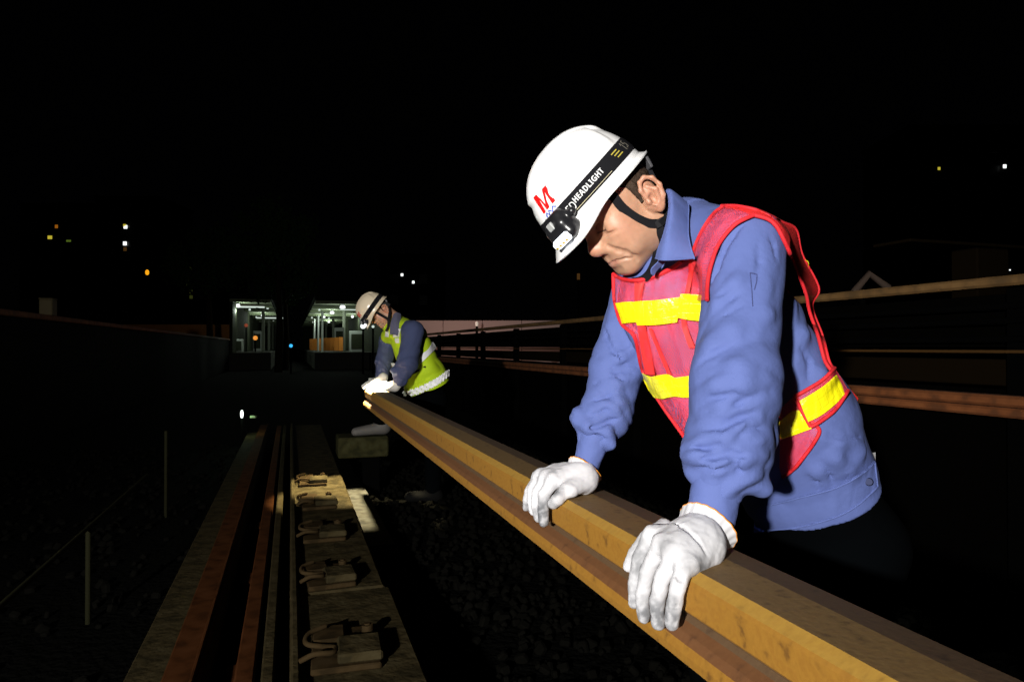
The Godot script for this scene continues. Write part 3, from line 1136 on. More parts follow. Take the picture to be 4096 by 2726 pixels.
	j.dress = func(p: Vector3, d: float) -> float:
		var f1 := sleeve_fold(p, SL, EL, WL, 0.9, 1.0)
		var f2 := sleeve_fold(p, SR, ER, WR, -0.8, 0.85)
		var f := f1 + f2
		if f1 == 0.0 and f2 == 0.0:
			f = body_fold(p, 0.0025)
		return d - f
	var jacket := part(man, "jacket", j.net(Vector3(0.1226, 0.6961, -1.7244) + Vector3(-0.03, 0, 0), Vector3(0.98, 1.5, -0.94), 0.0046).mesh(M.jacket_blue))
	jacket.set_meta("label", "blue long-sleeved work jacket")

	# waistband
	var band := Bag.new()
	var bp := drape(j, [
		[Vector3(0.4999, 0.8461, -1.413), Vector3(0.532, 0.8565, -1.4029), Vector3(0.5675, 0.8717, -1.3828), Vector3(0.6648, 0.8913, -1.4026), Vector3(0.7476, 0.9133, -1.4524), Vector3(0.7973, 0.9279, -1.5023)],
		[Vector3(0.4999, 0.7977, -1.4135), Vector3(0.5409, 0.8057, -1.4034), Vector3(0.5833, 0.8163, -1.3833), Vector3(0.6648, 0.8316, -1.4032), Vector3(0.7365, 0.8459, -1.453), Vector3(0.8039, 0.8735, -1.5028)],
	], 60, 12, 0.006, 0.002, 9)
	cloth(band, bp, 60, 0.004)
	for e in ["top", "bottom", "right"]:
		band.tube(edge_of(bp, 60, e), PackedFloat32Array([0.0022]), 6)
	part(jacket, "waistband", band.mesh(M.jacket_blue))
	var bt := Bag.new()
	var bc := j.meet(Vector3(0.7587, 0.8939, -1.4526), lens, 0.009)
	bt.tube(PackedVector3Array([bc, bc + (lens - bc).normalized() * 0.003]), PackedFloat32Array([0.008, 0.0065]), 16)
	part(jacket, "button", bt.mesh(M.button_blue))
	# a scrap of white lining behind the waistband
	var wl := Bag.new()
	var wp := grid([[Vector3(0.7645, 0.9442, -1.4722), Vector3(0.7872, 0.9486, -1.4921), Vector3(0.7992, 0.9489, -1.5021)], [Vector3(0.7645, 0.9274, -1.4723), Vector3(0.7872, 0.9258, -1.4923), Vector3(0.7992, 0.926, -1.5023)], [Vector3(0.7645, 0.9068, -1.4725), Vector3(0.7872, 0.9031, -1.4925), Vector3(0.7982, 0.905, -1.5025)]], 8, 10)
	cloth(wl, wp, 8, 0.002)
	part(jacket, "white_lining", wl.mesh(M.knit))
	# pen pocket on the sleeve: two fine seams
	for s in [[Vector3(0.4011, 1.3052, -1.1489), Vector3(0.4019, 1.2957, -1.149), Vector3(0.4041, 1.2737, -1.1492), Vector3(0.4055, 1.2488, -1.1494)], [Vector3(0.4011, 1.3052, -1.1489), Vector3(0.4077, 1.3037, -1.1489), Vector3(0.4129, 1.3022, -1.149)], [Vector3(0.4129, 1.3022, -1.149), Vector3(0.4121, 1.2898, -1.1491), Vector3(0.4085, 1.2766, -1.1492)]]:
		var sp := along(PackedVector3Array(s), 12)
		for k in sp.size():
			sp[k] = j.meet(sp[k], lens, 0.0006)
		var sb := Bag.new()
		sb.tube(sp, PackedFloat32Array([0.0009]), 5)
		part(jacket, "pocket_seam", sb.mesh(M.seam_blue))
	# buttoned cuffs
	for q in [[Vector3(0.3227, 0.9834, -1.0668), Vector3(0.3047, 0.9075, -1.0545), 0.0385, 0.0365, 21], [Vector3(0.1824, 0.9891, -1.4868), Vector3(0.159, 0.9185, -1.4804), 0.036, 0.0275, 22]]:
		var cb := Bag.new()
		var pts := PackedVector3Array()
		var ax: Vector3 = (q[1] - q[0]).normalized()
		var x := ax.cross(Vector3(0, 0, 1)).normalized()
		var y := ax.cross(x)
		for r in 13:
			for k in 49:
				var g := TAU * k / 48.0
				var o := x * cos(g) + y * sin(g)
				var c: Vector3 = q[0].lerp(q[1], r / 12.0)
				var n := fine_noise.get_noise_3dv((c + o * 0.03) * 22.0 + Vector3(q[4], 0, 0))
				pts.append(c + o * (lerpf(q[2], q[3], r / 12.0) + 0.0022 * n))
		cb.sheet(pts, 49, 0.0025, x)
		cb.tube(pts.slice(12 * 49, 13 * 49), PackedFloat32Array([0.0018]), 6)
		part(jacket, "cuff", cb.mesh(M.jacket_blue))
	# collar: the near leaf, its fall and the stand round the neck
	var col := Bag.new()
	var lp := grid([
		[Vector3(0.2917, 1.4786, -1.3454), Vector3(0.2969, 1.482, -1.3454), Vector3(0.3172, 1.4635, -1.3555)],
		[Vector3(0.2917, 1.4774, -1.2954), Vector3(0.3017, 1.4768, -1.2854), Vector3(0.333, 1.4559, -1.2956)],
		[Vector3(0.2906, 1.4512, -1.2656), Vector3(0.2967, 1.4432, -1.2507), Vector3(0.3264, 1.4155, -1.261)],
		[Vector3(0.2836, 1.4183, -1.2459), Vector3(0.2896, 1.4076, -1.231), Vector3(0.3199, 1.3849, -1.2362)],
		[Vector3(0.2742, 1.3865, -1.2362), Vector3(0.2807, 1.3761, -1.2163), Vector3(0.3207, 1.3575, -1.2215)],
		[Vector3(0.2643, 1.3572, -1.2415), Vector3(0.2748, 1.3487, -1.2145), Vector3(0.3256, 1.3389, -1.2166)],
		[Vector3(0.2622, 1.3421, -1.2466), Vector3(0.2729, 1.3351, -1.2167), Vector3(0.3246, 1.3384, -1.2186)],
	], 24, 40)
	cloth(col, lp, 24, 0.0022)
	var curl := grid([
		[Vector3(0.2798, 1.3492, -1.2765), Vector3(0.2723, 1.338, -1.2716), Vector3(0.2619, 1.3264, -1.2767), Vector3(0.2622, 1.3172, -1.2818)],
		[Vector3(0.2907, 1.3466, -1.2816), Vector3(0.2858, 1.336, -1.2817), Vector3(0.2738, 1.3243, -1.2868), Vector3(0.2681, 1.3136, -1.2869)],
	], 20, 10)
	cloth(col, curl, 20, 0.002)
	part(jacket, "collar", col.mesh(M.jacket_blue))
	var ce := Bag.new()
	ce.tube(edge_of(lp, 24, "bottom"), PackedFloat32Array([0.0014]), 6)
	ce.tube(edge_of(lp, 24, "right"), PackedFloat32Array([0.0013]), 6)
	part(jacket, "collar_edge", ce.mesh(M.jacket_blue))

	# trousers
	var t := Field.new()
	var kl := Vector3(0.62, 0.46, -1.36)
	var kr := Vector3(0.5, 0.46, -1.72)
	t.slab(H - down * 0.06, H + down * 0.1, 0.12, 0.115, wide, 1.4, 0.03)
	t.bone(H + down * 0.1 - wide * 0.085, kl, 0.095, 0.07, 0.03)
	t.bone(H + down * 0.1 + wide * 0.085, kr, 0.095, 0.07, 0.03)
	t.bone(kl, Vector3(0.68, 0.08, -1.3), 0.07, 0.06, 0.03)
	t.bone(kr, Vector3(0.56, 0.08, -1.76), 0.07, 0.06, 0.03)
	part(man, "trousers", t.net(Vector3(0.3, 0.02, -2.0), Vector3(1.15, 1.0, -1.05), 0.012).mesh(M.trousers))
	for s in [Vector3(0.68, 0, -1.3), Vector3(0.56, 0, -1.76)]:
		var bo := Field.new()
		bo.slab(s + Vector3(0.03, 0.04, 0), s + face * 0.18 + Vector3(0, 0.035, 0), 0.045, 0.04, Vector3.UP.cross(face), 1.1, 0.02)
		bo.bone(s + Vector3(0, 0.05, 0), s + Vector3(0, 0.13, 0), 0.052, 0.05, 0.03)
		bo.ball(s + Vector3(0, -3.0, 0), 3.0, 0.004, true)
		part(man, "boot", bo.net(s + Vector3(-0.3, -0.02, -0.15), s + Vector3(0.15, 0.2, 0.25), 0.01).mesh(M.boot_black))

	# head and body in one skin
	var hd := head_field()
	head_bag = hd.net(Vector3(-0.12, -0.2, -0.11), Vector3(0.14, 0.1, 0.11), 0.0021)
	head_bag.paint(skin_tone)
	var skin := Bag.new()
	skin.join(head_bag, hf)
	var bf := Field.new()
	bf.slab(C, B, 0.1, 0.1, wide, 1.35, 0.03)
	bf.slab(B, H, 0.1, 0.095, wide, 1.35, 0.03)
	bf.bone(hf * Vector3(-0.014, -0.04, 0), N, 0.047, 0.05, 0.02)
	bf.bone(N + Vector3(0.02, -0.04, 0), C, 0.04, 0.09, 0.05)
	bf.bone(SL, EL, 0.05, 0.04, 0.03)
	bf.bone(EL, WL + (WL - EL) * 0.06, 0.04, 0.028, 0.02)
	bf.bone(SR, ER, 0.05, 0.04, 0.03)
	bf.bone(ER, WR + (WR - ER) * 0.06, 0.036, 0.024, 0.02)
	bf.bone(H + down * 0.1 - wide * 0.085, kl, 0.078, 0.05, 0.03)
	bf.bone(H + down * 0.1 + wide * 0.085, kr, 0.078, 0.05, 0.03)
	bf.bone(kl, Vector3(0.68, 0.06, -1.3), 0.05, 0.035, 0.02)
	bf.bone(kr, Vector3(0.56, 0.06, -1.76), 0.05, 0.035, 0.02)
	var core := bf.net(Vector3(0.1, 0.0, -2.0), Vector3(1.1, 1.5, -0.95), 0.012)
	core.c.fill(Color(0.42, 0.22, 0.14))
	skin.join(core)
	part(man, "body", skin.mesh(M.skin))

	# short greying hair behind and above the ear
	hair_bag = hair(hd)
	var hr := part(man, "hair", hair_bag.mesh(M.hair))
	hr.global_transform = hf

	# hard hat
	var hat_at := Transform3D(head_frame(Vector3.ZERO, deg_to_rad(48), deg_to_rad(14), deg_to_rad(5)).basis.scaled(Vector3.ONE * 0.965), Vector3(0.1697, 1.4787, -1.3574))
	hat_shell_mesh = hat_shell().mesh(M.white_plastic)
	hard_hat(man, hat_at, "white")

	# chin strap
	var inv := hf.affine_inverse()
	var eye := inv * lens
	var st := Bag.new()
	for s in [
		[[Vector3(0.1795, 1.4694, -1.2675), Vector3(0.1908, 1.4573, -1.2676), Vector3(0.2053, 1.4395, -1.2677), Vector3(0.2296, 1.4209, -1.2679), Vector3(0.2538, 1.4104, -1.268), Vector3(0.2732, 1.4096, -1.268)], 0.0175],
		[[Vector3(0.2624, 1.5305, -1.3269), Vector3(0.2714, 1.5077, -1.3171), Vector3(0.2838, 1.4805, -1.3124), Vector3(0.2944, 1.4477, -1.3077), Vector3(0.2954, 1.4291, -1.2978), Vector3(0.2806, 1.4131, -1.283)], 0.013],
		[[Vector3(0.28, 1.4165, -1.2879), Vector3(0.2784, 1.3918, -1.2882), Vector3(0.2751, 1.3631, -1.2884), Vector3(0.2714, 1.3389, -1.2986), Vector3(0.2647, 1.3212, -1.3188), Vector3(0.2542, 1.3114, -1.3389), Vector3(0.2416, 1.3108, -1.3689)], 0.0165],
	]:
		var lpts := PackedVector3Array()
		for p in s[0]:
			lpts.append(inv * p if s[1] == 0.013 else hd.meet(inv * p, eye, 0.0022))
		var b := Bag.new()
		strap(b, lpts, 40, s[1], 0.0018, (eye - lpts[2]).normalized())
		st.join(b)
	var so := part(man, "chin_strap", st.mesh(M.black_web))
	so.global_transform = hf
	var jn := Bag.new()
	var jp := hf * hd.meet(inv * Vector3(0.2648, 1.4021, -1.2181), eye, 0.003)
	jn.box(Vector3(0.02, 0.016, 0.004), Transform3D(Basis(Vector3(0, 0, 1), 0.5), jp), 0.0015)
	part(so, "strap_buckle", jn.mesh(M.black_plastic))

	gloves(man)
	vest(man, torso, j)

var head_bag: Bag
var hair_bag: Bag

func hair(hd: Field) -> Bag:
	var h := Field.new()
	var nz := noise(160.0, 2, 40)
	h.egg(Vector3(0.012, 0.034, 0), Vector3(0.0785, 0.085, 0.0758), 0.02)
	h.mirror = true
	h.ball(Vector3(0.092, -0.02, -0.07), 0.092, 0.004, true)      # face side
	h.ball(Vector3(-0.018, -0.012, -0.092), 0.042, 0.004, true)   # round the ear
	h.bone(Vector3(-0.01, -0.16, -0.03), Vector3(-0.06, -0.16, -0.03), 0.12, 0.12, 0.01, true)
	h.bone(Vector3(0.006, 0.03, -0.073), Vector3(0.006, -0.004, -0.0715), 0.0085, 0.004, 0.006)
	h.dress = func(p: Vector3, d: float) -> float:
		return d - 0.0022 * nz.get_noise_3dv(p * Vector3(1.0, 0.5, 1.0))
	return h.net(Vector3(-0.12, -0.07, -0.1), Vector3(0.1, 0.1, 0.1), 0.0026)

func gloves(man: Node3D) -> void:
	# near hand, fingers over the side of the rail
	var f := Field.new()
	var w := Vector3(0.2759, 0.8911, -1.0226)
	var m1 := Vector3(0.2117, 0.896, -1.0354)
	var m2 := Vector3(0.2184, 0.893, -1.0001)
	var m3 := Vector3(0.2298, 0.888, -0.9704)
	var m4 := Vector3(0.2436, 0.88, -0.9548)
	f.bone(w, m1, 0.029, 0.0145, 0.02)
	f.bone(w, m2, 0.029, 0.0145, 0.02)
	f.bone(w, m3, 0.029, 0.0145, 0.02)
	f.bone(w, m4, 0.027, 0.0145, 0.02)
	f.bone(w, Vector3(0.2953, 0.9026, -1.0475), 0.03, 0.028, 0.02)
	f.bone(Vector3(0.274, 0.8898, -1.0226), Vector3(0.2395, 0.8891, -0.9876), 0.025, 0.02, 0.02)
	f.bone(Vector3(0.2845, 0.8834, -1.0027), Vector3(0.2526, 0.8707, -0.9708), 0.02, 0.014, 0.03)
	finger(f, [m1, Vector3(0.1933, 0.8569, -1.043), Vector3(0.1882, 0.8196, -1.0478), Vector3(0.1867, 0.7892, -1.0476)], 0.0122, 0.009)
	finger(f, [m2, Vector3(0.2007, 0.8493, -1.0137), Vector3(0.1945, 0.8105, -1.0219), Vector3(0.1953, 0.7803, -1.0164)], 0.0124, 0.0096)
	finger(f, [m3, Vector3(0.2138, 0.8513, -0.9735), Vector3(0.2074, 0.8161, -0.9788), Vector3(0.2081, 0.7885, -0.9737)], 0.0124, 0.0102)
	finger(f, [m4, Vector3(0.2288, 0.8578, -0.9367), Vector3(0.2226, 0.8288, -0.9383), Vector3(0.2197, 0.8016, -0.9412)], 0.012, 0.0102)
	finger(f, [Vector3(0.2406, 0.894, -1.0827), Vector3(0.2085, 0.886, -1.0524), Vector3(0.1925, 0.8573, -1.068), Vector3(0.1845, 0.8356, -1.0767)], 0.0145, 0.0098)
	f.crease(PackedVector3Array([Vector3(0.238, 0.9079, -1.0325), Vector3(0.2521, 0.9065, -0.9925), Vector3(0.2666, 0.8999, -0.9675), Vector3(0.2812, 0.891, -0.9526)]), 0.003, 0.0016, 0.003)
	f.crease(PackedVector3Array([Vector3(0.2223, 0.8798, -0.9027), Vector3(0.228, 0.8855, -0.9027), Vector3(0.2349, 0.8924, -0.9026)]), 0.004, 0.002, 0.006)
	f.crease(PackedVector3Array([Vector3(0.222, 0.8852, -0.9327), Vector3(0.2237, 0.879, -0.9227), Vector3(0.2259, 0.8765, -0.9127)]), 0.003, 0.0025, 0.004)
	f.dress = func(p: Vector3, d: float) -> float:
		return d - 0.0014 * glove_noise.get_noise_3dv(p * 0.7)
	var bag := f.net(Vector3(0.1237, 0.75, -0.9662) + Vector3(-0.02, -0.02, 0.0), Vector3(0.3519, 0.9515, -1.0221) + Vector3(0, 0.02, 0.16), 0.0026)
	bag = f.net(Vector3(0.13, 0.74, -1.16), Vector3(0.38, 0.98, -0.84), 0.0024)
	bag.paint(glove_tone([
		[Vector3(0.2043, 0.797, -0.9585), 0.03, 0.85], [Vector3(0.1903, 0.788, -0.9935), 0.022, 0.75], [Vector3(0.2161, 0.8071, -0.9334), 0.018, 0.8], [Vector3(0.2178, 0.8296, -0.9332), 0.012, 0.75],
		[Vector3(0.2041, 0.8121, -0.9633), 0.02, 0.5], [Vector3(0.1898, 0.8512, -1.053), 0.03, 0.6], [Vector3(0.191, 0.8057, -1.0034), 0.012, 0.55], [Vector3(0.1766, 0.8119, -1.0233), 0.018, 0.5],
		[Vector3(0.2486, 0.8821, -0.9027), 0.022, 0.7], [Vector3(0.2133, 0.9038, -0.9625), 0.014, 0.35], [Vector3(0.2332, 0.8936, -0.9026), 0.012, 0.45], [Vector3(0.1831, 0.7944, -1.0235), 0.015, 0.55],
	], f))
	var g := part(man, "glove", bag.mesh(M.glove))
	glove_cuff(man, g, Vector3(0.274, 0.8858, -1.0277), Vector3(0.2988, 0.908, -1.0525), 0.0385, 0.0415, Vector3(0.006, -0.006, 0.0))

	# far hand
	var f2 := Field.new()
	w = Vector3(0.1482, 0.9022, -1.4575)
	m1 = Vector3(0.0872, 0.902, -1.4298)
	m2 = Vector3(0.0741, 0.903, -1.4579)
	m3 = Vector3(0.0634, 0.899, -1.4889)
	m4 = Vector3(0.0574, 0.892, -1.5058)
	f2.bone(w, m1, 0.028, 0.016, 0.02)
	f2.bone(w, m2, 0.028, 0.016, 0.02)
	f2.bone(w, m3, 0.026, 0.0155, 0.02)
	f2.bone(w, m4, 0.026, 0.0145, 0.02)
	f2.bone(Vector3(0.1149, 0.9096, -1.4825), Vector3(0.0967, 0.9097, -1.4925), 0.018, 0.015, 0.015)
	finger(f2, [m1, Vector3(0.0673, 0.8709, -1.4311), Vector3(0.0651, 0.8419, -1.4235), Vector3(0.0656, 0.8186, -1.4156)], 0.0142, 0.0108)
	finger(f2, [m2, Vector3(0.0549, 0.869, -1.4659), Vector3(0.052, 0.8401, -1.4622), Vector3(0.0568, 0.8208, -1.4427)], 0.0138, 0.0105)
	finger(f2, [m3, Vector3(0.0457, 0.8698, -1.4976), Vector3(0.0436, 0.8446, -1.4914), Vector3(0.0469, 0.8252, -1.478)], 0.0132, 0.01)
	finger(f2, [m4, Vector3(0.0396, 0.8614, -1.5197), Vector3(0.034, 0.8385, -1.5275), Vector3(0.0321, 0.8223, -1.5302)], 0.012, 0.009)
	finger(f2, [Vector3(0.1338, 0.8978, -1.4326), Vector3(0.1109, 0.8858, -1.4077), Vector3(0.0929, 0.8703, -1.3928), Vector3(0.0844, 0.8603, -1.398)], 0.0165, 0.0115)
	f2.bone(Vector3(0.1577, 0.8986, -1.4426), Vector3(0.1248, 0.8859, -1.4027), 0.02, 0.012, 0.015)
	f2.dress = func(p: Vector3, d: float) -> float:
		return d - 0.0014 * glove_noise.get_noise_3dv(p * 0.7)
	var bag2 := f2.net(Vector3(-0.02, 0.74, -1.66), Vector3(0.23, 0.98, -1.28), 0.003)
	bag2.paint(glove_tone([
		[Vector3(0.0646, 0.8349, -1.3931), 0.034, 0.95], [Vector3(0.0588, 0.8456, -1.423), 0.016, 0.6], [Vector3(0.09, 0.8841, -1.4027), 0.016, 0.8], [Vector3(0.0843, 0.862, -1.3829), 0.014, 0.55], [Vector3(0.0306, 0.8286, -1.5032), 0.012, 0.6], [Vector3(0.0524, 0.8311, -1.4232), 0.016, 0.6],
	], f2))
	var g2 := part(man, "glove", bag2.mesh(M.glove))
	glove_cuff(man, g2, Vector3(0.1368, 0.9008, -1.4645), Vector3(0.153, 0.9209, -1.4774), 0.032, 0.0335, Vector3(0.008, -0.01, 0.0))

func vest(man: Node3D, torso: Field, j: Field) -> void:
	var v := Bag.new()
	var bind := Bag.new()
	var tape := []
	# front, neckline to point
	var fr := drape(torso, [
		[Vector3(0.2151, 1.3351, -1.4487), Vector3(0.226, 1.3228, -1.4188), Vector3(0.2477, 1.3144, -1.3789), Vector3(0.2788, 1.3194, -1.3588), Vector3(0.313, 1.3344, -1.3387), Vector3(0.3462, 1.3514, -1.3185), Vector3(0.3757, 1.3107, -1.2989)],
		[Vector3(0.216, 1.3, -1.449), Vector3(0.2351, 1.2967, -1.409), Vector3(0.2653, 1.2977, -1.379), Vector3(0.3025, 1.302, -1.349), Vector3(0.3378, 1.3111, -1.3189), Vector3(0.3561, 1.3076, -1.3089), Vector3(0.3715, 1.2876, -1.2991)],
		[Vector3(0.2187, 1.2732, -1.4492), Vector3(0.2351, 1.2733, -1.4092), Vector3(0.2653, 1.2731, -1.3792), Vector3(0.3025, 1.2745, -1.3492), Vector3(0.3361, 1.2799, -1.3292), Vector3(0.3561, 1.2784, -1.3092), Vector3(0.3699, 1.2694, -1.2993)],
		[Vector3(0.2326, 1.2298, -1.4496), Vector3(0.2531, 1.2276, -1.4096), Vector3(0.2741, 1.2274, -1.3796), Vector3(0.3047, 1.2285, -1.3596), Vector3(0.3361, 1.2308, -1.3296), Vector3(0.3561, 1.23, -1.3096), Vector3(0.374, 1.2239, -1.2997)],
		[Vector3(0.2585, 1.2002, -1.4399), Vector3(0.2711, 1.1962, -1.4099), Vector3(0.2872, 1.1941, -1.3799), Vector3(0.3134, 1.1913, -1.36), Vector3(0.3403, 1.191, -1.33), Vector3(0.3619, 1.1908, -1.31), Vector3(0.3823, 1.1866, -1.3)],
		[Vector3(0.275, 1.1305, -1.4405), Vector3(0.2845, 1.1244, -1.4106), Vector3(0.3026, 1.1234, -1.3906), Vector3(0.3244, 1.1242, -1.3706), Vector3(0.3514, 1.1254, -1.3405), Vector3(0.3756, 1.1262, -1.3205), Vector3(0.3989, 1.1287, -1.3005)],
		[Vector3(0.3052, 1.0737, -1.441), Vector3(0.3136, 1.0742, -1.421), Vector3(0.3271, 1.0766, -1.401), Vector3(0.3443, 1.0799, -1.3809), Vector3(0.3669, 1.082, -1.3509), Vector3(0.3911, 1.0835, -1.3309), Vector3(0.4103, 1.0866, -1.3109)],
		[Vector3(0.3677, 0.9816, -1.4318), Vector3(0.3716, 0.9826, -1.4118), Vector3(0.3778, 0.984, -1.4018), Vector3(0.3883, 0.9868, -1.3818), Vector3(0.4043, 0.9896, -1.3618), Vector3(0.4154, 0.9949, -1.3417), Vector3(0.4302, 1.0019, -1.3216)],
	], 60, 90, 0.005, 0.0045)
	cloth(v, fr, 60)
	bind.tube(edge_of(fr, 60, "left"), PackedFloat32Array([0.0038]), 8)
	bind.tube(edge_of(fr, 60, "top").slice(0, 46), PackedFloat32Array([0.0042]), 8)
	# near shoulder strap, over to the back
	var sh := drape(j, [
		[Vector3(0.3459, 1.2694, -1.2993), Vector3(0.3591, 1.2694, -1.2993), Vector3(0.3658, 1.268, -1.2793)],
		[Vector3(0.3393, 1.3107, -1.2989), Vector3(0.3558, 1.3091, -1.2989), Vector3(0.3675, 1.3047, -1.2789)],
		[Vector3(0.3409, 1.3505, -1.2985), Vector3(0.3591, 1.3455, -1.2986), Vector3(0.3719, 1.3368, -1.2687)],
		[Vector3(0.3591, 1.3976, -1.2981), Vector3(0.3728, 1.3869, -1.2882), Vector3(0.3765, 1.3678, -1.2384)],
		[Vector3(0.3823, 1.4332, -1.2978), Vector3(0.396, 1.4212, -1.2779), Vector3(0.3992, 1.399, -1.2181)],
		[Vector3(0.4053, 1.4502, -1.3076), Vector3(0.427, 1.4386, -1.2877), Vector3(0.4333, 1.4161, -1.2179)],
	], 20, 50, 0.0045, 0.0025)
	cloth(v, sh, 20)
	bind.tube(edge_of(sh, 20, "right"), PackedFloat32Array([0.0036]), 8)
	bind.tube(edge_of(sh, 20, "left").slice(12), PackedFloat32Array([0.0026]), 8)
	# strap over the shoulder and the back panel standing off the back
	var bk := drape(j, [
		[Vector3(0.4142, 1.4593, -1.3476), Vector3(0.432, 1.4415, -1.2977), Vector3(0.4242, 1.4095, -1.188)],
		[Vector3(0.4519, 1.4605, -1.3576), Vector3(0.4609, 1.4415, -1.2977), Vector3(0.4469, 1.4027, -1.1881)],
		[Vector3(0.517, 1.462, -1.4175), Vector3(0.5168, 1.4397, -1.3577), Vector3(0.4854, 1.3996, -1.2481)],
		[Vector3(0.586, 1.4513, -1.4776), Vector3(0.5713, 1.4222, -1.4179), Vector3(0.5277, 1.3833, -1.3182)],
		[Vector3(0.6328, 1.4412, -1.5177), Vector3(0.6078, 1.4012, -1.4581), Vector3(0.5642, 1.3544, -1.3685)],
		[Vector3(0.6548, 1.3888, -1.5382), Vector3(0.6312, 1.3571, -1.4785), Vector3(0.5875, 1.3198, -1.3888)],
		[Vector3(0.7011, 1.315, -1.5589), Vector3(0.6588, 1.307, -1.4989), Vector3(0.6085, 1.2859, -1.4091)],
		[Vector3(0.6818, 1.2727, -1.5492), Vector3(0.6569, 1.2592, -1.4994), Vector3(0.6235, 1.2546, -1.4294)],
		[Vector3(0.7054, 1.2057, -1.5498), Vector3(0.676, 1.202, -1.4999), Vector3(0.6453, 1.2057, -1.4398)],
		[Vector3(0.7202, 1.1484, -1.5503), Vector3(0.6959, 1.1473, -1.5104), Vector3(0.6645, 1.1523, -1.4503)],
		[Vector3(0.7378, 1.1284, -1.5605), Vector3(0.714, 1.1278, -1.5205), Vector3(0.6821, 1.1317, -1.4605)],
	], 16, 90, 0.006)
	var back := Bag.new()
	cloth(back, bk, 16)
	bind.tube(edge_of(bk, 16, "right"), PackedFloat32Array([0.0036]), 8)
	bind.tube(edge_of(bk, 16, "left"), PackedFloat32Array([0.003]), 8)
	# side strap at the waist
	var sd := drape(j, [
		[Vector3(0.5792, 1.0784, -1.401), Vector3(0.6095, 1.0953, -1.4008), Vector3(0.6572, 1.1122, -1.4407), Vector3(0.7094, 1.1342, -1.5005)],
		[Vector3(0.5944, 1.049, -1.4012), Vector3(0.622, 1.0624, -1.4011), Vector3(0.6728, 1.0792, -1.441), Vector3(0.7276, 1.1055, -1.5007)],
		[Vector3(0.6131, 1.016, -1.4015), Vector3(0.6345, 1.0285, -1.4014), Vector3(0.6838, 1.0498, -1.4412), Vector3(0.739, 1.0845, -1.5009)],
	], 40, 30, 0.009, 0.004)
	cloth(v, sd, 40)
	for e in ["top", "bottom", "left"]:
		bind.tube(edge_of(sd, 40, e), PackedFloat32Array([0.0036]), 8)
	# lower front corner
	var lo := drape(j, [
		[Vector3(0.5298, 1.0527, -1.3612), Vector3(0.5601, 1.0787, -1.361), Vector3(0.5738, 1.0797, -1.3709), Vector3(0.5885, 1.0641, -1.3811)],
		[Vector3(0.5341, 1.0181, -1.3615), Vector3(0.5601, 1.0354, -1.3613), Vector3(0.586, 1.0431, -1.3713), Vector3(0.6061, 1.0307, -1.3814)],
		[Vector3(0.5341, 0.9705, -1.3619), Vector3(0.5644, 0.9922, -1.3617), Vector3(0.5991, 1.0039, -1.3716), Vector3(0.6219, 1.0113, -1.3816)],
		[Vector3(0.5341, 0.9359, -1.3622), Vector3(0.5601, 0.9532, -1.3621), Vector3(0.586, 0.969, -1.3719), Vector3(0.6096, 0.985, -1.3818)],
		[Vector3(0.5385, 0.9203, -1.3624), Vector3(0.5488, 0.9272, -1.3623), Vector3(0.5686, 0.9385, -1.3722), Vector3(0.5885, 0.956, -1.3821)],
	], 40, 40, 0.005, 0.004)
	cloth(v, lo, 40)
	bind.tube(edge_of(lo, 40, "right"), PackedFloat32Array([0.0036]), 8)
	bind.tube(edge_of(lo, 40, "bottom"), PackedFloat32Array([0.0036]), 8)
	# the tip that sticks out behind
	var tp := grid([[Vector3(0.6847, 1.114, -1.4406), Vector3(0.727, 1.0911, -1.4709), Vector3(0.7559, 1.069, -1.491)], [Vector3(0.6893, 1.0819, -1.4409), Vector3(0.7246, 1.07, -1.466), Vector3(0.7515, 1.059, -1.4861)]], 12, 8)
	cloth(back, tp, 12)
	var ve := part(man, "mesh_vest", v.mesh(M.red_net))
	ve.set_meta("label", "red see-through mesh safety vest with yellow bands")
	part(ve, "back_panel", back.mesh(M.red_net_dense))
	part(ve, "binding", bind.mesh(M.red_binding))
	var th := Bag.new()
	th.tube(along(PackedVector3Array([Vector3(0.6445, 1.371, -1.4984), Vector3(0.6502, 1.3681, -1.4984), Vector3(0.6521, 1.3624, -1.4984), Vector3(0.6555, 1.3578, -1.5085)]), 14), PackedFloat32Array([0.0006]), 5)
	part(ve, "loose_thread", th.mesh(M.yellow_tape))
	# solid strips of doubled cloth down the front
	var fac := Bag.new()
	var f1 := drape(torso, [
		[Vector3(0.2477, 1.31, -1.3789), Vector3(0.2565, 1.3082, -1.3789), Vector3(0.2651, 1.3091, -1.3689)],
		[Vector3(0.2477, 1.2705, -1.3792), Vector3(0.2547, 1.2705, -1.3792), Vector3(0.2599, 1.2716, -1.3692)],
		[Vector3(0.253, 1.2266, -1.3796), Vector3(0.26, 1.2257, -1.3796), Vector3(0.2668, 1.2253, -1.3697)],
		[Vector3(0.26, 1.1782, -1.3801), Vector3(0.2688, 1.1765, -1.3801), Vector3(0.2773, 1.1748, -1.3701)],
		[Vector3(0.2707, 1.1251, -1.3905), Vector3(0.2796, 1.1234, -1.3906), Vector3(0.2881, 1.1238, -1.3806)],
	], 10, 60, 0.0075, 0.007)
	cloth(fac, f1, 10)
	var f3 := drape(torso, [
		[Vector3(0.3462, 1.348, -1.3186), Vector3(0.3495, 1.3464, -1.3186), Vector3(0.3546, 1.343, -1.3186)],
		[Vector3(0.3361, 1.2799, -1.3292), Vector3(0.3403, 1.279, -1.3292), Vector3(0.3446, 1.2782, -1.3292)],
		[Vector3(0.3327, 1.2278, -1.3396), Vector3(0.3378, 1.2269, -1.3396), Vector3(0.3429, 1.2261, -1.3396)],
		[Vector3(0.3472, 1.1783, -1.3401), Vector3(0.3531, 1.1783, -1.3401), Vector3(0.3599, 1.1783, -1.3401)],
	], 8, 50, 0.0075, 0.007)
	cloth(fac, f3, 8)
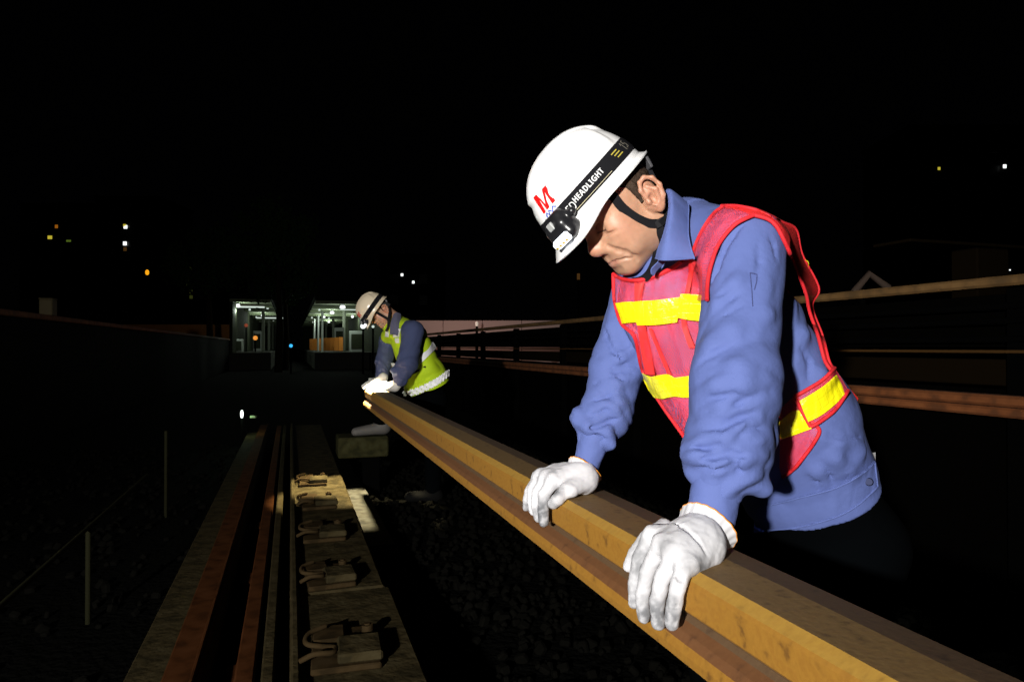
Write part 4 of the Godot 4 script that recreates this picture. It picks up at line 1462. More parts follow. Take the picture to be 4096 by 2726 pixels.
	var f4 := drape(torso, [
		[Vector3(0.2758, 1.2169, -1.3797), Vector3(0.2793, 1.2169, -1.3797), Vector3(0.2829, 1.2169, -1.3797)],
		[Vector3(0.2916, 1.1782, -1.3801), Vector3(0.2951, 1.1782, -1.3801), Vector3(0.2987, 1.1782, -1.3801)],
		[Vector3(0.3145, 1.1238, -1.3806), Vector3(0.318, 1.1238, -1.3806), Vector3(0.3224, 1.1238, -1.3806)],
	], 6, 40, 0.0075, 0.007)
	cloth(fac, f4, 6)
	part(ve, "facing", fac.mesh(M.red_facing))
	# yellow bands
	for b in [
		[torso, [[Vector3(0.2187, 1.2732, -1.4492), Vector3(0.2351, 1.2733, -1.4092), Vector3(0.2486, 1.2714, -1.3792)], [Vector3(0.2271, 1.2501, -1.4494), Vector3(0.2396, 1.25, -1.4094), Vector3(0.2504, 1.2485, -1.3794)], [Vector3(0.2335, 1.2298, -1.4496), Vector3(0.2423, 1.2303, -1.4096), Vector3(0.2521, 1.2301, -1.3796)]], 0.0095],
		[torso, [[Vector3(0.2486, 1.2722, -1.3792), Vector3(0.2874, 1.2735, -1.3592), Vector3(0.3285, 1.2774, -1.3292)], [Vector3(0.2504, 1.2485, -1.3794), Vector3(0.2891, 1.2493, -1.3594), Vector3(0.3251, 1.2528, -1.3294)], [Vector3(0.2521, 1.2239, -1.3797), Vector3(0.2874, 1.2241, -1.3597), Vector3(0.3217, 1.2283, -1.3296)]], 0.0105],
		[torso, [[Vector3(0.3285, 1.2833, -1.3291), Vector3(0.3479, 1.2817, -1.3191), Vector3(0.3666, 1.2776, -1.2992)], [Vector3(0.3251, 1.2579, -1.3294), Vector3(0.3462, 1.2556, -1.3194), Vector3(0.3666, 1.2528, -1.2994)], [Vector3(0.32, 1.2376, -1.3295), Vector3(0.3445, 1.2321, -1.3196), Vector3(0.3658, 1.2288, -1.2996)]], 0.013],
		[torso, [[Vector3(0.2732, 1.125, -1.4405), Vector3(0.2782, 1.1208, -1.4106), Vector3(0.2822, 1.119, -1.3906)], [Vector3(0.2822, 1.0963, -1.4308), Vector3(0.289, 1.0947, -1.4108), Vector3(0.2929, 1.0942, -1.3908)], [Vector3(0.2967, 1.0744, -1.431), Vector3(0.2998, 1.0741, -1.411), Vector3(0.3044, 1.0747, -1.391)]], 0.0095],
		[torso, [[Vector3(0.2822, 1.119, -1.3906), Vector3(0.311, 1.1247, -1.3805), Vector3(0.3244, 1.119, -1.3706)], [Vector3(0.2929, 1.0959, -1.3908), Vector3(0.318, 1.0992, -1.3808), Vector3(0.3331, 1.098, -1.3708)], [Vector3(0.3044, 1.0738, -1.391), Vector3(0.3268, 1.0799, -1.3809), Vector3(0.3401, 1.0788, -1.371)]], 0.011],
		[torso, [[Vector3(0.3244, 1.1181, -1.3706), Vector3(0.3412, 1.1216, -1.3506), Vector3(0.3882, 1.1296, -1.3205)], [Vector3(0.3331, 1.098, -1.3708), Vector3(0.3497, 1.1009, -1.3508), Vector3(0.3882, 1.1061, -1.3207)], [Vector3(0.3401, 1.0788, -1.371), Vector3(0.354, 1.0803, -1.3509), Vector3(0.3882, 1.0842, -1.3209)]], 0.0095],
		[j, [[Vector3(0.5899, 1.0695, -1.401), Vector3(0.6185, 1.0864, -1.4009), Vector3(0.6655, 1.103, -1.4407), Vector3(0.7142, 1.1189, -1.5006)], [Vector3(0.5989, 1.0463, -1.4012), Vector3(0.6256, 1.0624, -1.4011), Vector3(0.6728, 1.0801, -1.4409), Vector3(0.7247, 1.0979, -1.5008)], [Vector3(0.6078, 1.0267, -1.4014), Vector3(0.6345, 1.0401, -1.4013), Vector3(0.682, 1.059, -1.4411), Vector3(0.7314, 1.0769, -1.501)]], 0.011],
		[j, [[Vector3(0.5315, 1.0294, -1.3614), Vector3(0.5575, 1.0527, -1.3612), Vector3(0.5799, 1.0527, -1.3712)], [Vector3(0.5341, 1.0121, -1.3616), Vector3(0.5627, 1.0328, -1.3614), Vector3(0.5973, 1.0359, -1.3813)], [Vector3(0.5341, 0.9947, -1.3617), Vector3(0.5688, 1.0069, -1.3616), Vector3(0.6096, 1.0166, -1.3815)]], 0.006],
	]:
		var bag := Bag.new()
		var pts := drape(b[0], b[1], 36, 20, b[2] + 0.003, 0.002, 8)
		cloth(bag, pts, 36, 0.0015)
		part(ve, "yellow_band", bag.mesh(M.yellow_tape))

# ------------------------------------------------------------------ the man at the far end of the rail
func far_worker() -> void:
	var feet := Vector3(-0.6511, -0.0075, -5.3108)
	feet.y = 0.0
	var man := thing("person", "second worker in yellow-green vest and cream hard hat at the rail's far end", "person", feet)
	var N := Vector3(-0.8905, 1.3395, -5.2188)
	var SL := Vector3(-0.73, 1.2953, -5.0292)
	var EL := Vector3(-0.7609, 1.06, -4.9613)
	var WL := Vector3(-0.835, 0.909, -4.9526)
	var SR := Vector3(-0.9833, 1.2248, -5.4198)
	var ER := Vector3(-0.9919, 1.0653, -5.3012)
	var WR := Vector3(-0.9966, 0.9243, -5.1525)
	var C := Vector3(-0.7433, 1.2001, -5.26)
	var H := Vector3(-0.6594, 0.8741, -5.3429)
	var face := Vector3(-0.866, 0, 0.5)
	var wide := Vector3(-0.5, 0, -0.866)
	var down := (H - C).normalized()
	var hf := head_frame(Vector3(-0.9741, 1.4597, -5.1677), deg_to_rad(38), deg_to_rad(12))
	hf.basis.y *= 0.92
	# body
	var skin := Bag.new()
	skin.join(head_bag, hf)
	var bf := Field.new()
	var kl := feet + Vector3(0.05, 0.5, 0.1)
	var kr := Vector3(-0.8455, 0.7556, -5.254)
	var fr := Vector3(-1.0604, 0.5452, -5.4859)
	bf.slab(C, H, 0.08, 0.075, wide, 1.3, 0.03)
	bf.bone(N + Vector3(0.03, -0.03, 0), C, 0.045, 0.09, 0.04)
	bf.bone(SL, EL, 0.05, 0.04, 0.03)
	bf.bone(EL, WL, 0.04, 0.028, 0.02)
	bf.bone(SR, ER, 0.05, 0.04, 0.03)
	bf.bone(ER, WR, 0.038, 0.026, 0.02)
	bf.bone(H + down * 0.1 - wide * 0.085, kl, 0.06, 0.045, 0.03)
	bf.bone(kl, feet + Vector3(0.05, 0.06, 0.1), 0.05, 0.035, 0.02)
	bf.bone(H + down * 0.08 + wide * 0.07, kr, 0.06, 0.045, 0.03)
	bf.bone(kr, kr.lerp(fr, 0.7), 0.045, 0.035, 0.02)
	var core := bf.net(feet + Vector3(-0.75, 0, -0.45), feet + Vector3(0.3, 1.5, 1.1), 0.016)
	core.c.fill(Color(0.42, 0.22, 0.14))
	skin.join(core)
	part(man, "body", skin.mesh(M.skin))
	var hr := part(man, "hair", hair_bag.mesh(M.hair))
	hr.global_transform = hf
	hard_hat(man, Transform3D(head_frame(Vector3.ZERO, deg_to_rad(56), deg_to_rad(10)).basis, Vector3(-1.0273, 1.4581, -5.1377)), "cream")
	# strap under the chin
	var st := Bag.new()
	for s in [[Vector3(-1.0158, 1.4436, -5.0479), Vector3(-0.9811, 1.422, -5.068), Vector3(-0.9377, 1.3966, -5.0783), Vector3(-0.9216, 1.3837, -5.0784)], [Vector3(-0.9349, 1.4916, -5.0974), Vector3(-0.9155, 1.4397, -5.0979), Vector3(-0.9183, 1.3837, -5.0784), Vector3(-0.9252, 1.3358, -5.0988), Vector3(-0.9451, 1.2973, -5.1192)]]:
		strap(st, PackedVector3Array(s), 24, 0.02, 0.003, Vector3(0, 0, 1))
	part(man, "chin_strap", st.mesh(M.black_web))
	# jacket
	var j := Field.new()
	j.slab(C.lerp(N, 0.3), H, 0.105, 0.115, wide, 1.45, 0.03)
	j.bone(N, SL, 0.065, 0.07, 0.05)
	j.bone(N, SR, 0.065, 0.065, 0.05)
	j.bone(SL, EL, 0.078, 0.075, 0.03)
	j.bone(EL, Vector3(-0.8129, 0.9405, -4.9523), 0.072, 0.05, 0.03)
	j.bone(Vector3(-0.8473, 1.0105, -4.9317), Vector3(-0.8159, 0.9854, -4.9319), 0.03, 0.03, 0.03)
	j.bone(SR, ER, 0.07, 0.065, 0.03)
	j.bone(ER, Vector3(-0.9906, 0.9365, -5.1724), 0.06, 0.045, 0.03)
	j.ball(Vector3(-0.6493, 0.8716, -5.103) + Vector3(0.4, -0.917, -0.15).normalized() * 3.0, 3.0, 0.004, true)
	j.dress = func(p: Vector3, d: float) -> float:
		return d - sleeve_fold(p, SL, EL, WL, 0.9, 1.6) - sleeve_fold(p, SR, ER, WR, -0.8, 1.6)
	part(man, "jacket", j.net(feet + Vector3(-0.75, 0.6, -0.4), feet + Vector3(0.3, 1.55, 0.6), 0.009).mesh(M.jacket_navy))
	var col := Bag.new()
	var cp := grid([
		[Vector3(-0.8897, 1.4277, -5.118), Vector3(-0.8669, 1.4407, -5.1179), Vector3(-0.8376, 1.4319, -5.138)],
		[Vector3(-0.9018, 1.3507, -5.0587), Vector3(-0.8615, 1.36, -5.0486), Vector3(-0.8278, 1.341, -5.0588)],
		[Vector3(-0.9047, 1.2698, -5.0394), Vector3(-0.8755, 1.2759, -5.0193), Vector3(-0.8436, 1.2631, -5.0195)],
	], 10, 14)
	col.sheet(cp, 10, 0.004, Vector3(0, 0, 1))
	part(man, "collar", col.mesh(M.jacket_grey))
	# vest: the body's shape, a little larger, with armholes and a flared hem
	var v := Field.new()
	v.slab(C.lerp(N, 0.35), H, 0.128, 0.158, wide, 1.55, 0.03)
	v.bone(N, SL.lerp(N, 0.25), 0.08, 0.075, 0.05)
	v.bone(N, SR.lerp(N, 0.25), 0.08, 0.07, 0.05)
	v.slab(H - down * 0.05, H + down * 0.1, 0.162, 0.175, wide, 1.5, 0.03)
	v.bone(SL + Vector3(0.01, 0.0, 0.02), EL, 0.088, 0.098, 0.006, true)
	v.bone(SR, ER, 0.085, 0.09, 0.006, true)
	v.bone(N + Vector3(-0.03, 0.02, 0), N + Vector3(-0.08, 0.14, 0.02), 0.066, 0.09, 0.006, true)
	v.bone(Vector3(-0.888, 1.3169, -4.999), Vector3(-0.857, 1.1359, -4.9506), 0.016, 0.01, 0.004, true)
	v.ball(Vector3(-0.6493, 0.8391, -5.1032) + Vector3(0.4, -0.917, -0.15).normalized() * 3.0, 3.0, 0.004, true)
	v.dress = func(p: Vector3, d: float) -> float:
		return d - body_fold(p, 0.005)
	var ve := part(man, "reflective_vest", v.net(feet + Vector3(-0.7, 0.5, -0.45), feet + Vector3(0.35, 1.55, 0.5), 0.008).mesh(M.vest_lime))
	ve.set_meta("label", "yellow-green safety vest with white reflective bands")
	for b in [
		[[Vector3(-0.697, 1.1132, -5.0008), Vector3(-0.6622, 1.135, -5.0506), Vector3(-0.629, 1.1637, -5.1203), Vector3(-0.6024, 1.2197, -5.1999)], [Vector3(-0.7129, 1.075, -5.0011), Vector3(-0.6686, 1.1029, -5.0509), Vector3(-0.6127, 1.1376, -5.1206), Vector3(-0.5881, 1.1966, -5.2201)], [Vector3(-0.7288, 1.0368, -5.0015), Vector3(-0.6783, 1.0579, -5.0513), Vector3(-0.6257, 1.1148, -5.1208), Vector3(-0.5804, 1.1733, -5.2403)]],
		[[Vector3(-0.8776, 1.3118, -5.049), Vector3(-0.8518, 1.315, -5.049), Vector3(-0.8212, 1.3142, -5.019)], [Vector3(-0.8808, 1.2829, -5.0493), Vector3(-0.8551, 1.2829, -5.0493), Vector3(-0.8276, 1.2822, -5.0193)], [Vector3(-0.8808, 1.2507, -5.0496), Vector3(-0.8583, 1.2539, -5.0495), Vector3(-0.8308, 1.2535, -5.0195)]],
		[[Vector3(-0.8679, 1.2443, -5.0496), Vector3(-0.8518, 1.2443, -5.0496), Vector3(-0.834, 1.2471, -5.0196)], [Vector3(-0.8679, 1.225, -5.0498), Vector3(-0.8518, 1.225, -5.0498), Vector3(-0.8308, 1.2279, -5.0198)], [Vector3(-0.8615, 1.2089, -5.0499), Vector3(-0.8486, 1.2089, -5.0499), Vector3(-0.8308, 1.2088, -5.0199)]],
		[[Vector3(-0.9725, 1.3103, -5.249), Vector3(-0.9569, 1.3129, -5.219), Vector3(-0.9433, 1.3124, -5.199)], [Vector3(-0.9758, 1.2836, -5.2493), Vector3(-0.9569, 1.2863, -5.2193), Vector3(-0.9433, 1.2826, -5.1993)], [Vector3(-0.9792, 1.2602, -5.2495), Vector3(-0.9569, 1.2564, -5.2195), Vector3(-0.94, 1.2561, -5.1995)]],
		[[Vector3(-0.9146, 1.0587, -5.1513), Vector3(-0.8895, 1.0599, -5.1013), Vector3(-0.8615, 1.0579, -5.0513)], [Vector3(-0.9048, 1.0325, -5.1515), Vector3(-0.883, 1.0339, -5.1015), Vector3(-0.8583, 1.0354, -5.0515)], [Vector3(-0.8982, 1.0095, -5.1517), Vector3(-0.8798, 1.0112, -5.1017), Vector3(-0.8583, 1.0129, -5.0517)]],
	]:
		var bag := Bag.new()
		var pts := drape(v, b, 16, 10, 0.006)
		cloth(bag, pts, 16, 0.003)
		part(ve, "reflective_band", bag.mesh(M.reflective))
	# the lattice of crossed strips round the hem
	var lat := Bag.new()
	var top := along(PackedVector3Array([Vector3(-0.7989, 0.8522, -5.0031), Vector3(-0.7072, 0.8746, -5.0529), Vector3(-0.6127, 0.9193, -5.1225), Vector3(-0.5449, 0.9607, -5.2222), Vector3(-0.5006, 1.0029, -5.3518)]), 25)
	var low := along(PackedVector3Array([Vector3(-0.7861, 0.8204, -5.0034), Vector3(-0.7008, 0.8328, -5.0533), Vector3(-0.5997, 0.8769, -5.1229), Vector3(-0.5316, 0.9208, -5.2225), Vector3(-0.4904, 0.9655, -5.3521)]), 25)
	for k in range(0, 24, 2):
		for s in [[top[k], low[mini(k + 2, 24)]], [low[k], top[mini(k + 2, 24)]]]:
			var q := PackedVector3Array()
			for t in 5:
				q.append(v.meet(s[0].lerp(s[1], t / 4.0), lens, 0.007))
			strap(lat, q, 7, 0.021, 0.002, (lens - q[2]).normalized())
	part(ve, "reflective_lattice", lat.mesh(M.reflective))
	var pk := Bag.new()
	var pp := PackedVector3Array()
	for s in [Vector3(-0.7511, 0.9763, -5.002), Vector3(-0.698, 1.0039, -5.0318), Vector3(-0.6435, 1.0345, -5.0815)]:
		pp.append(v.meet(s, lens, 0.004))
	strap(pk, pp, 14, 0.016, 0.003, (lens - pp[1]).normalized())
	part(ve, "pocket_edge", pk.mesh(M.black_web))
	# trousers, boots
	var t := Field.new()
	t.slab(H - down * 0.08, H + down * 0.1, 0.115, 0.115, wide, 1.35, 0.03)
	t.bone(H + down * 0.1 - wide * 0.085, kl, 0.092, 0.07, 0.03)
	t.bone(kl, feet + Vector3(0.05, 0.09, 0.1), 0.07, 0.06, 0.03)
	t.bone(H + down * 0.08 + wide * 0.07, kr, 0.092, 0.075, 0.03)
	t.bone(kr, fr + Vector3(0.0, 0.05, 0), 0.07, 0.055, 0.03)
	part(man, "trousers", t.net(feet + Vector3(-0.8, 0.02, -0.5), feet + Vector3(0.35, 1.1, 1.1), 0.016).mesh(M.trousers))
	var bo := Field.new()
	bo.slab(feet + Vector3(0.08, 0.05, 0.1), feet + Vector3(-0.13, 0.04, 0.1), 0.048, 0.04, Vector3(0, 0, 1), 1.1, 0.02)
	bo.bone(feet + Vector3(0.05, 0.06, 0.1), feet + Vector3(0.05, 0.15, 0.1), 0.055, 0.052, 0.03)
	bo.ball(feet + Vector3(0.05, -3, 0.1), 3.0, 0.004, true)
	part(man, "boot", bo.net(feet + Vector3(-0.25, -0.03, -0.05), feet + Vector3(0.2, 0.22, 0.25), 0.012).mesh(M.boot_black))
	var b2 := Field.new()
	b2.slab(Vector3(-1.0293, 0.5323, -5.506), Vector3(-1.2374, 0.5098, -5.4062), 0.052, 0.034, Vector3(0, 0, 1), 1.1, 0.02)
	b2.bone(Vector3(-1.0433, 0.5499, -5.5058), Vector3(-1.0013, 0.6479, -5.505), 0.056, 0.056, 0.04)
	b2.ball(Vector3(-1.1309, 0.4689, -5.4566) + Vector3(0, -3.0, 0), 3.0, 0.004, true)
	part(man, "boot", b2.net(Vector3(-1.4078, 0.3746, -5.7074) + Vector3(0, -0.05, 0), Vector3(-0.8367, 0.7347, -5.3042) + Vector3(0.05, 0.05, 0.1), 0.01).mesh(M.boot_grey))
	# gloves on the end of the rail
	for q in [
		[Vector3(-0.8507, 0.8964, -4.9527), [[Vector3(-0.9383, 0.9011, -4.9827), Vector3(-1.0098, 0.8924, -5.0228), Vector3(-1.0502, 0.879, -5.0329), Vector3(-1.0641, 0.8637, -5.023)], [Vector3(-0.9264, 0.8933, -4.9528), Vector3(-1.0017, 0.8789, -4.9829), Vector3(-1.0397, 0.863, -4.983), Vector3(-1.0471, 0.8478, -4.9732)], [Vector3(-0.9145, 0.8825, -4.9228), Vector3(-0.9791, 0.8631, -4.933), Vector3(-1.0116, 0.848, -4.9232)], [Vector3(-0.9008, 0.8756, -4.8829), Vector3(-0.9505, 0.8539, -4.8831), Vector3(-0.9796, 0.839, -4.8732)], [Vector3(-0.9102, 0.9095, -5.0026), Vector3(-0.9669, 0.9175, -5.0325), Vector3(-1.0029, 0.91, -5.0526)]]],
		[Vector3(-1.0031, 0.9178, -5.1525), [[Vector3(-1.0658, 0.9218, -5.2025), Vector3(-1.1164, 0.9009, -5.2227), Vector3(-1.143, 0.881, -5.2229)], [Vector3(-1.063, 0.9134, -5.1726), Vector3(-1.1079, 0.8931, -5.1828), Vector3(-1.1288, 0.874, -5.1729)], [Vector3(-1.0515, 0.9057, -5.1326), Vector3(-1.0939, 0.8829, -5.1329), Vector3(-1.1081, 0.8671, -5.123)], [Vector3(-1.0388, 0.8943, -5.1027), Vector3(-1.0713, 0.8781, -5.1029)], [Vector3(-1.046, 0.9318, -5.2024), Vector3(-1.094, 0.9332, -5.2424)]]],
	]:
		var g := Field.new()
		for fg in q[1]:
			g.bone(q[0], fg[0], 0.03, 0.016, 0.02)
			finger(g, fg, 0.014, 0.0105)
		g.bone(q[0], q[0] + Vector3(0.03, 0.03, 0), 0.034, 0.038, 0.01)
		var gb := g.net(q[0] + Vector3(-0.27, -0.1, -0.13), q[0] + Vector3(0.1, 0.11, 0.13), 0.006)
		gb.c.fill(Color(0.66, 0.64, 0.6))
		part(man, "glove", gb.mesh(M.glove))
	# his headlamp is lit
	var lamp := SpotLight3D.new()
	lamp.name = "headlamp_light"
	lamp.light_color = Color(1.0, 0.93, 0.74)
	lamp.light_energy = 17.0
	lamp.light_size = 0.02
	lamp.spot_range = 30.0
	lamp.spot_angle = 27.0
	lamp.spot_angle_attenuation = 0.35
	lamp.spot_attenuation = 2.0
	lamp.shadow_enabled = true
	add_child(lamp)
	var glass := Vector3(-1.0769, 1.327, -5.0189)
	lamp.look_at_from_position(glass, glass + Vector3(0.01, -0.975, 0.2))

# ------------------------------------------------------------------ track, walls, station
func box_part(root: Node3D, called: String, size: Vector3, at: Vector3, m: Material, bevel := 0.006, turn := Basis.IDENTITY) -> MeshInstance3D:
	var b := Bag.new()
	b.box(size, Transform3D(turn, at), bevel)
	return local_part(root, called, b.mesh(m))

func track(l: float, h: float, s: float) -> Vector3:
	var c := cos(TRACK_TURN)
	var n := sin(TRACK_TURN)
	return Vector3(l * c - s * n, h, -l * n - s * c)

func ground() -> void:
	var pm := PlaneMesh.new()
	pm.size = Vector2(600, 600)
	pm.material = M.ballast
	struct("ground", pm, Transform3D(Basis.IDENTITY, Vector3(0, 0, -150)))
	# loose stones beside the plinth
	var rng := RandomNumberGenerator.new()
	rng.seed = 11
	var stone := Bag.new()
	stone.box(Vector3(0.05, 0.03, 0.04), Transform3D(Basis(Vector3(1, 0.3, 0.5).normalized(), 0.5), Vector3.ZERO), 0.011)
	var mm := MultiMesh.new()
	mm.transform_format = MultiMesh.TRANSFORM_3D
	mm.mesh = stone.mesh(M.stone)
	mm.instance_count = 5200
	for k in 5200:
		var l := rng.randf_range(0.6, 3.0)
		if k % 6 == 0:
			l = rng.randf_range(-2.6, -0.55)
		var b := Basis(Vector3(rng.randf() - 0.5, rng.randf() - 0.5, rng.randf() - 0.5).normalized(), rng.randf() * TAU).scaled(Vector3.ONE * rng.randf_range(0.35, 1.1))
		mm.set_instance_transform(k, Transform3D(b, track(l, 0.012, rng.randf_range(0.2, 9.0))))
	var g := MultiMeshInstance3D.new()
	g.name = "gravel"
	g.multimesh = mm
	add_child(g, true)
	g.set_meta("kind", "stuff")
	g.set_meta("label", "dark loose track ballast around the concrete plinths")
	g.set_meta("category", "gravel")

func long_bar(called: String, label: String, category: String, l0: float, l1: float, h0: float, h1: float, s0: float, s1: float, m: Material, group := "") -> Node3D:
	var t := thing(called, label, category, track((l0 + l1) * 0.5, 0.0, (s0 + s1) * 0.5), TRACK_TURN, group)
	box_part(t, "bar", Vector3(l1 - l0, h1 - h0, s1 - s0), Vector3(0, (h0 + h1) * 0.5, 0), m, 0.006)
	return t

# a rail laid on the ground: foot, web, head
func laid_rail(label: String, l: float, h: float, head: float, tall: float, s0: float, s1: float, m: Material) -> Node3D:
	var t := thing("running_rail", label, "rail", track(l, h, (s0 + s1) * 0.5), TRACK_TURN)
	var w := head * 0.5
	var p := PackedVector2Array([Vector2(-w * 1.8, 0), Vector2(-w * 1.8, 0.012), Vector2(-w * 0.3, 0.03), Vector2(-w * 0.3, tall - 0.04), Vector2(-w, tall - 0.03), Vector2(-w, tall - 0.006), Vector2(-w + 0.006, tall), Vector2(w - 0.006, tall), Vector2(w, tall - 0.006), Vector2(w, tall - 0.03), Vector2(w * 0.3, tall - 0.04), Vector2(w * 0.3, 0.03), Vector2(w * 1.8, 0.012), Vector2(w * 1.8, 0)])
	var b := Bag.new()
	b.prism(p, (s1 - s0) * 0.5, -(s1 - s0) * 0.5)
	local_part(t, "rail_bar", b.mesh(m))
	return t

func fastening() -> Node3D:
	var t := thing("rail_fastening", "", "fastening", Vector3.ZERO, TRACK_TURN, "rail fastenings along the plinth")
	box_part(t, "base_plate", Vector3(0.2, 0.02, 0.3), Vector3(0.13, 0.01, 0), M.rust_plate, 0.004)
	box_part(t, "shoulder_block", Vector3(0.13, 0.03, 0.15), Vector3(0.17, 0.034, 0.06), M.grime, 0.006)
	box_part(t, "shoulder_block", Vector3(0.1, 0.022, 0.12), Vector3(0.08, 0.03, -0.07), M.rust_plate, 0.006)
	var c := Bag.new()
	c.tube(along(PackedVector3Array([Vector3(0.0, 0.03, 0.1), Vector3(0.04, 0.05, 0.11), Vector3(0.09, 0.045, 0.1), Vector3(0.1, 0.038, 0.05), Vector3(0.06, 0.034, 0.02), Vector3(0.015, 0.04, -0.0), Vector3(0.02, 0.046, -0.06), Vector3(0.07, 0.05, -0.1)]), 40), PackedFloat32Array([0.0085]), 8)
	local_part(t, "spring_clip", c.mesh(M.rust_plate))
	var b := Bag.new()
	b.tube(PackedVector3Array([Vector3(0.2, 0.02, -0.08), Vector3(0.2, 0.05, -0.08)]), PackedFloat32Array([0.02]), 6)
	b.tube(PackedVector3Array([Vector3(0.2, 0.045, -0.08), Vector3(0.2, 0.055, -0.08)]), PackedFloat32Array([0.01]), 8)
	local_part(t, "bolt", b.mesh(M.rust_plate))
	return t

func trackbed() -> void:
	# right plinth in two lengths with a joint, a lower slab beside it
	var pl := thing("concrete_plinth", "long grimy concrete plinth with rail fastenings, beside the held rail", "plinth", track(0.2, 0, 3.0), TRACK_TURN)
	for q in [[-2.0, 2.83, 0.0, 0.394], [2.84, 9.0, 0.0, 0.376]]:
		box_part(pl, "concrete_length", Vector3(q[3] - q[2], 0.2, q[1] - q[0]), Vector3((q[2] + q[3]) * 0.5 - 0.2, 0.1, -((q[0] + q[1]) * 0.5 - 3.0)), M.grime, 0.012)
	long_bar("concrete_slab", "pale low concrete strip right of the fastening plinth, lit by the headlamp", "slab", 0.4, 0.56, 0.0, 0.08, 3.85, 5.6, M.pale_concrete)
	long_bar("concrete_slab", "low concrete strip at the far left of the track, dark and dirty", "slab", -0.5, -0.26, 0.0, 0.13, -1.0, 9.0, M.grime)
	var g := long_bar("guide_rail", "flat rusty guide rail lying on the left concrete strip", "rail", -0.375, -0.265, 0.13, 0.165, -1.0, 9.5, M.rust_dark)
	box_part(g, "edge_strip", Vector3(0.012, 0.012, 10.5), Vector3(0.037, 0.172, 0), M.rust_dark, 0.003)
	laid_rail("rusty rail with clips between the two concrete plinths", -0.135, 0.0, 0.06, 0.15, -1.0, 9.5, M.rust_dark)
	long_bar("cable_duct", "narrow dark duct running between the rusty rail and the right plinth", "duct", -0.086, -0.046, 0.0, 0.15, -1.0, 9.5, M.grime)
	long_bar("steel_strip", "narrow steel strip on edge along the left side of the right plinth", "strip", 0.004, 0.03, 0.201, 0.23, -1.0, 9.0, M.grime)
	var words := ["nearest rail fastening on the right plinth at the bottom edge", "second rail fastening from the camera on the right plinth", "third rail fastening from the camera on the right plinth", "fourth rail fastening from the camera on the right plinth", "fifth rail fastening, in the bright patch of headlamp light", "last rail fastening, beyond the bright patch of headlamp light"]
	var f := fastening()
	for k in 6:
		var o: Node3D = f
		if k:
			o = f.duplicate()
			o.name = numbered("rail_fastening")
			add_child(o, true)
		o.position = track(0.035, 0.2, 1.55 + 0.72 * k)
		o.rotation.y = TRACK_TURN + [0.03, -0.05, 0.06, -0.02, 0.04, -0.04][k]
		o.scale = Vector3(1.0 + 0.06 * sin(k * 2.3), 1, 1.0 + 0.08 * cos(k * 1.7))
		o.set_meta("label", words[k])
	var cl := ["nearest small rusty clip on the rail between the plinths", "middle small rusty clip on the rail between the plinths", "farthest small rusty clip on the rail between the plinths"]
	var c := thing("rail_clip", cl[0], "clip", track(-0.165, 0.0, 2.45), TRACK_TURN, "clips on the rail between the plinths")
	box_part(c, "clip_body", Vector3(0.07, 0.05, 0.16), Vector3(-0.01, 0.07, 0), M.rust_dark, 0.008)
	box_part(c, "clip_post", Vector3(0.04, 0.05, 0.05), Vector3(-0.02, 0.025, 0), M.rust_dark, 0.004)
	for k in [1, 2]:
		var o: Node3D = c.duplicate()
		o.name = numbered("rail_clip")
		add_child(o, true)
		o.position = track(-0.165, 0.0, 2.45 + 1.0 * k)
		o.set_meta("label", cl[k])
	# low pipe rail far left
	var h := thing("pipe_railing", "low thin pipe railing left of the track, barely lit", "railing", track(-0.82, 0, 4.0), TRACK_TURN)
	var b := Bag.new()
	b.tube(PackedVector3Array([Vector3(0, 0.41, 3.5), Vector3(0, 0.41, -0.6)]), PackedFloat32Array([0.009]), 8)
	local_part(h, "pipe", b.mesh(M.galvanised))
	for s in [0.66, -1.25, 2.6]:
		var q := Bag.new()
		q.tube(PackedVector3Array([Vector3(0, 0, s), Vector3(0, 0.6 if s < 0.0 else 0.41, s)]), PackedFloat32Array([0.011]), 8)
		local_part(h, "post", q.mesh(M.galvanised))
	# block under the far man's raised foot
	var bl := thing("concrete_block", "square concrete step on a dark pedestal under the far worker's raised boot", "block", Vector3(Vector3(-1.2113, 0.4553, -5.5067).x, 0, Vector3(-1.2113, 0.4553, -5.5067).z), TRACK_TURN)
	box_part(bl, "pedestal", Vector3(0.14, 0.32, 0.1), Vector3(0.08, 0.16, -0.06), M.black_steel, 0.01)
	box_part(bl, "block", Vector3(0.39, 0.16, 0.3), Vector3(0, Vector3(-1.1937, 0.4728, -5.4265).y - 0.08, 0), M.concrete, 0.01)
	# trestles that carry the rail
	var tl := ["dark steel trestle under the held rail beside the worker in blue", "dark steel trestle under the near end of the held rail"]
	var i := 0
	for s in [0.35, -1.9]:
		var t := thing("trestle", tl[i], "trestle", track(0.6, 0, s), TRACK_TURN, "trestles carrying the held rail")
		i += 1
		box_part(t, "beam", Vector3(0.36, 0.05, 0.06), Vector3(0, LENS_HEIGHT - 0.312 - 0.1255 - 0.026, 0), M.black_steel, 0.004)
		for x in [-0.13, 0.13]:
			var q := Bag.new()
			q.tube(PackedVector3Array([Vector3(x * 1.3, 0, 0.12), Vector3(x, 0.69, 0)]), PackedFloat32Array([0.014]), 6)
			q.tube(PackedVector3Array([Vector3(x * 1.3, 0, -0.12), Vector3(x, 0.69, 0)]), PackedFloat32Array([0.014]), 6)
			local_part(t, "leg", q.mesh(M.black_steel))
	# marker lamp by the track
	var ml := thing("marker_lamp", "small white marker lamp on a short post left of the track", "lamp", Vector3(Vector3(-3.1674, 0.406, -8.0072).x, 0, Vector3(-3.1674, 0.406, -8.0072).z))
	var yl := Vector3(-3.1674, 0.3805, -8.0074).y
	var q := Bag.new()
	q.tube(PackedVector3Array([Vector3.ZERO, Vector3(0, yl - 0.03, 0)]), PackedFloat32Array([0.015]), 8)
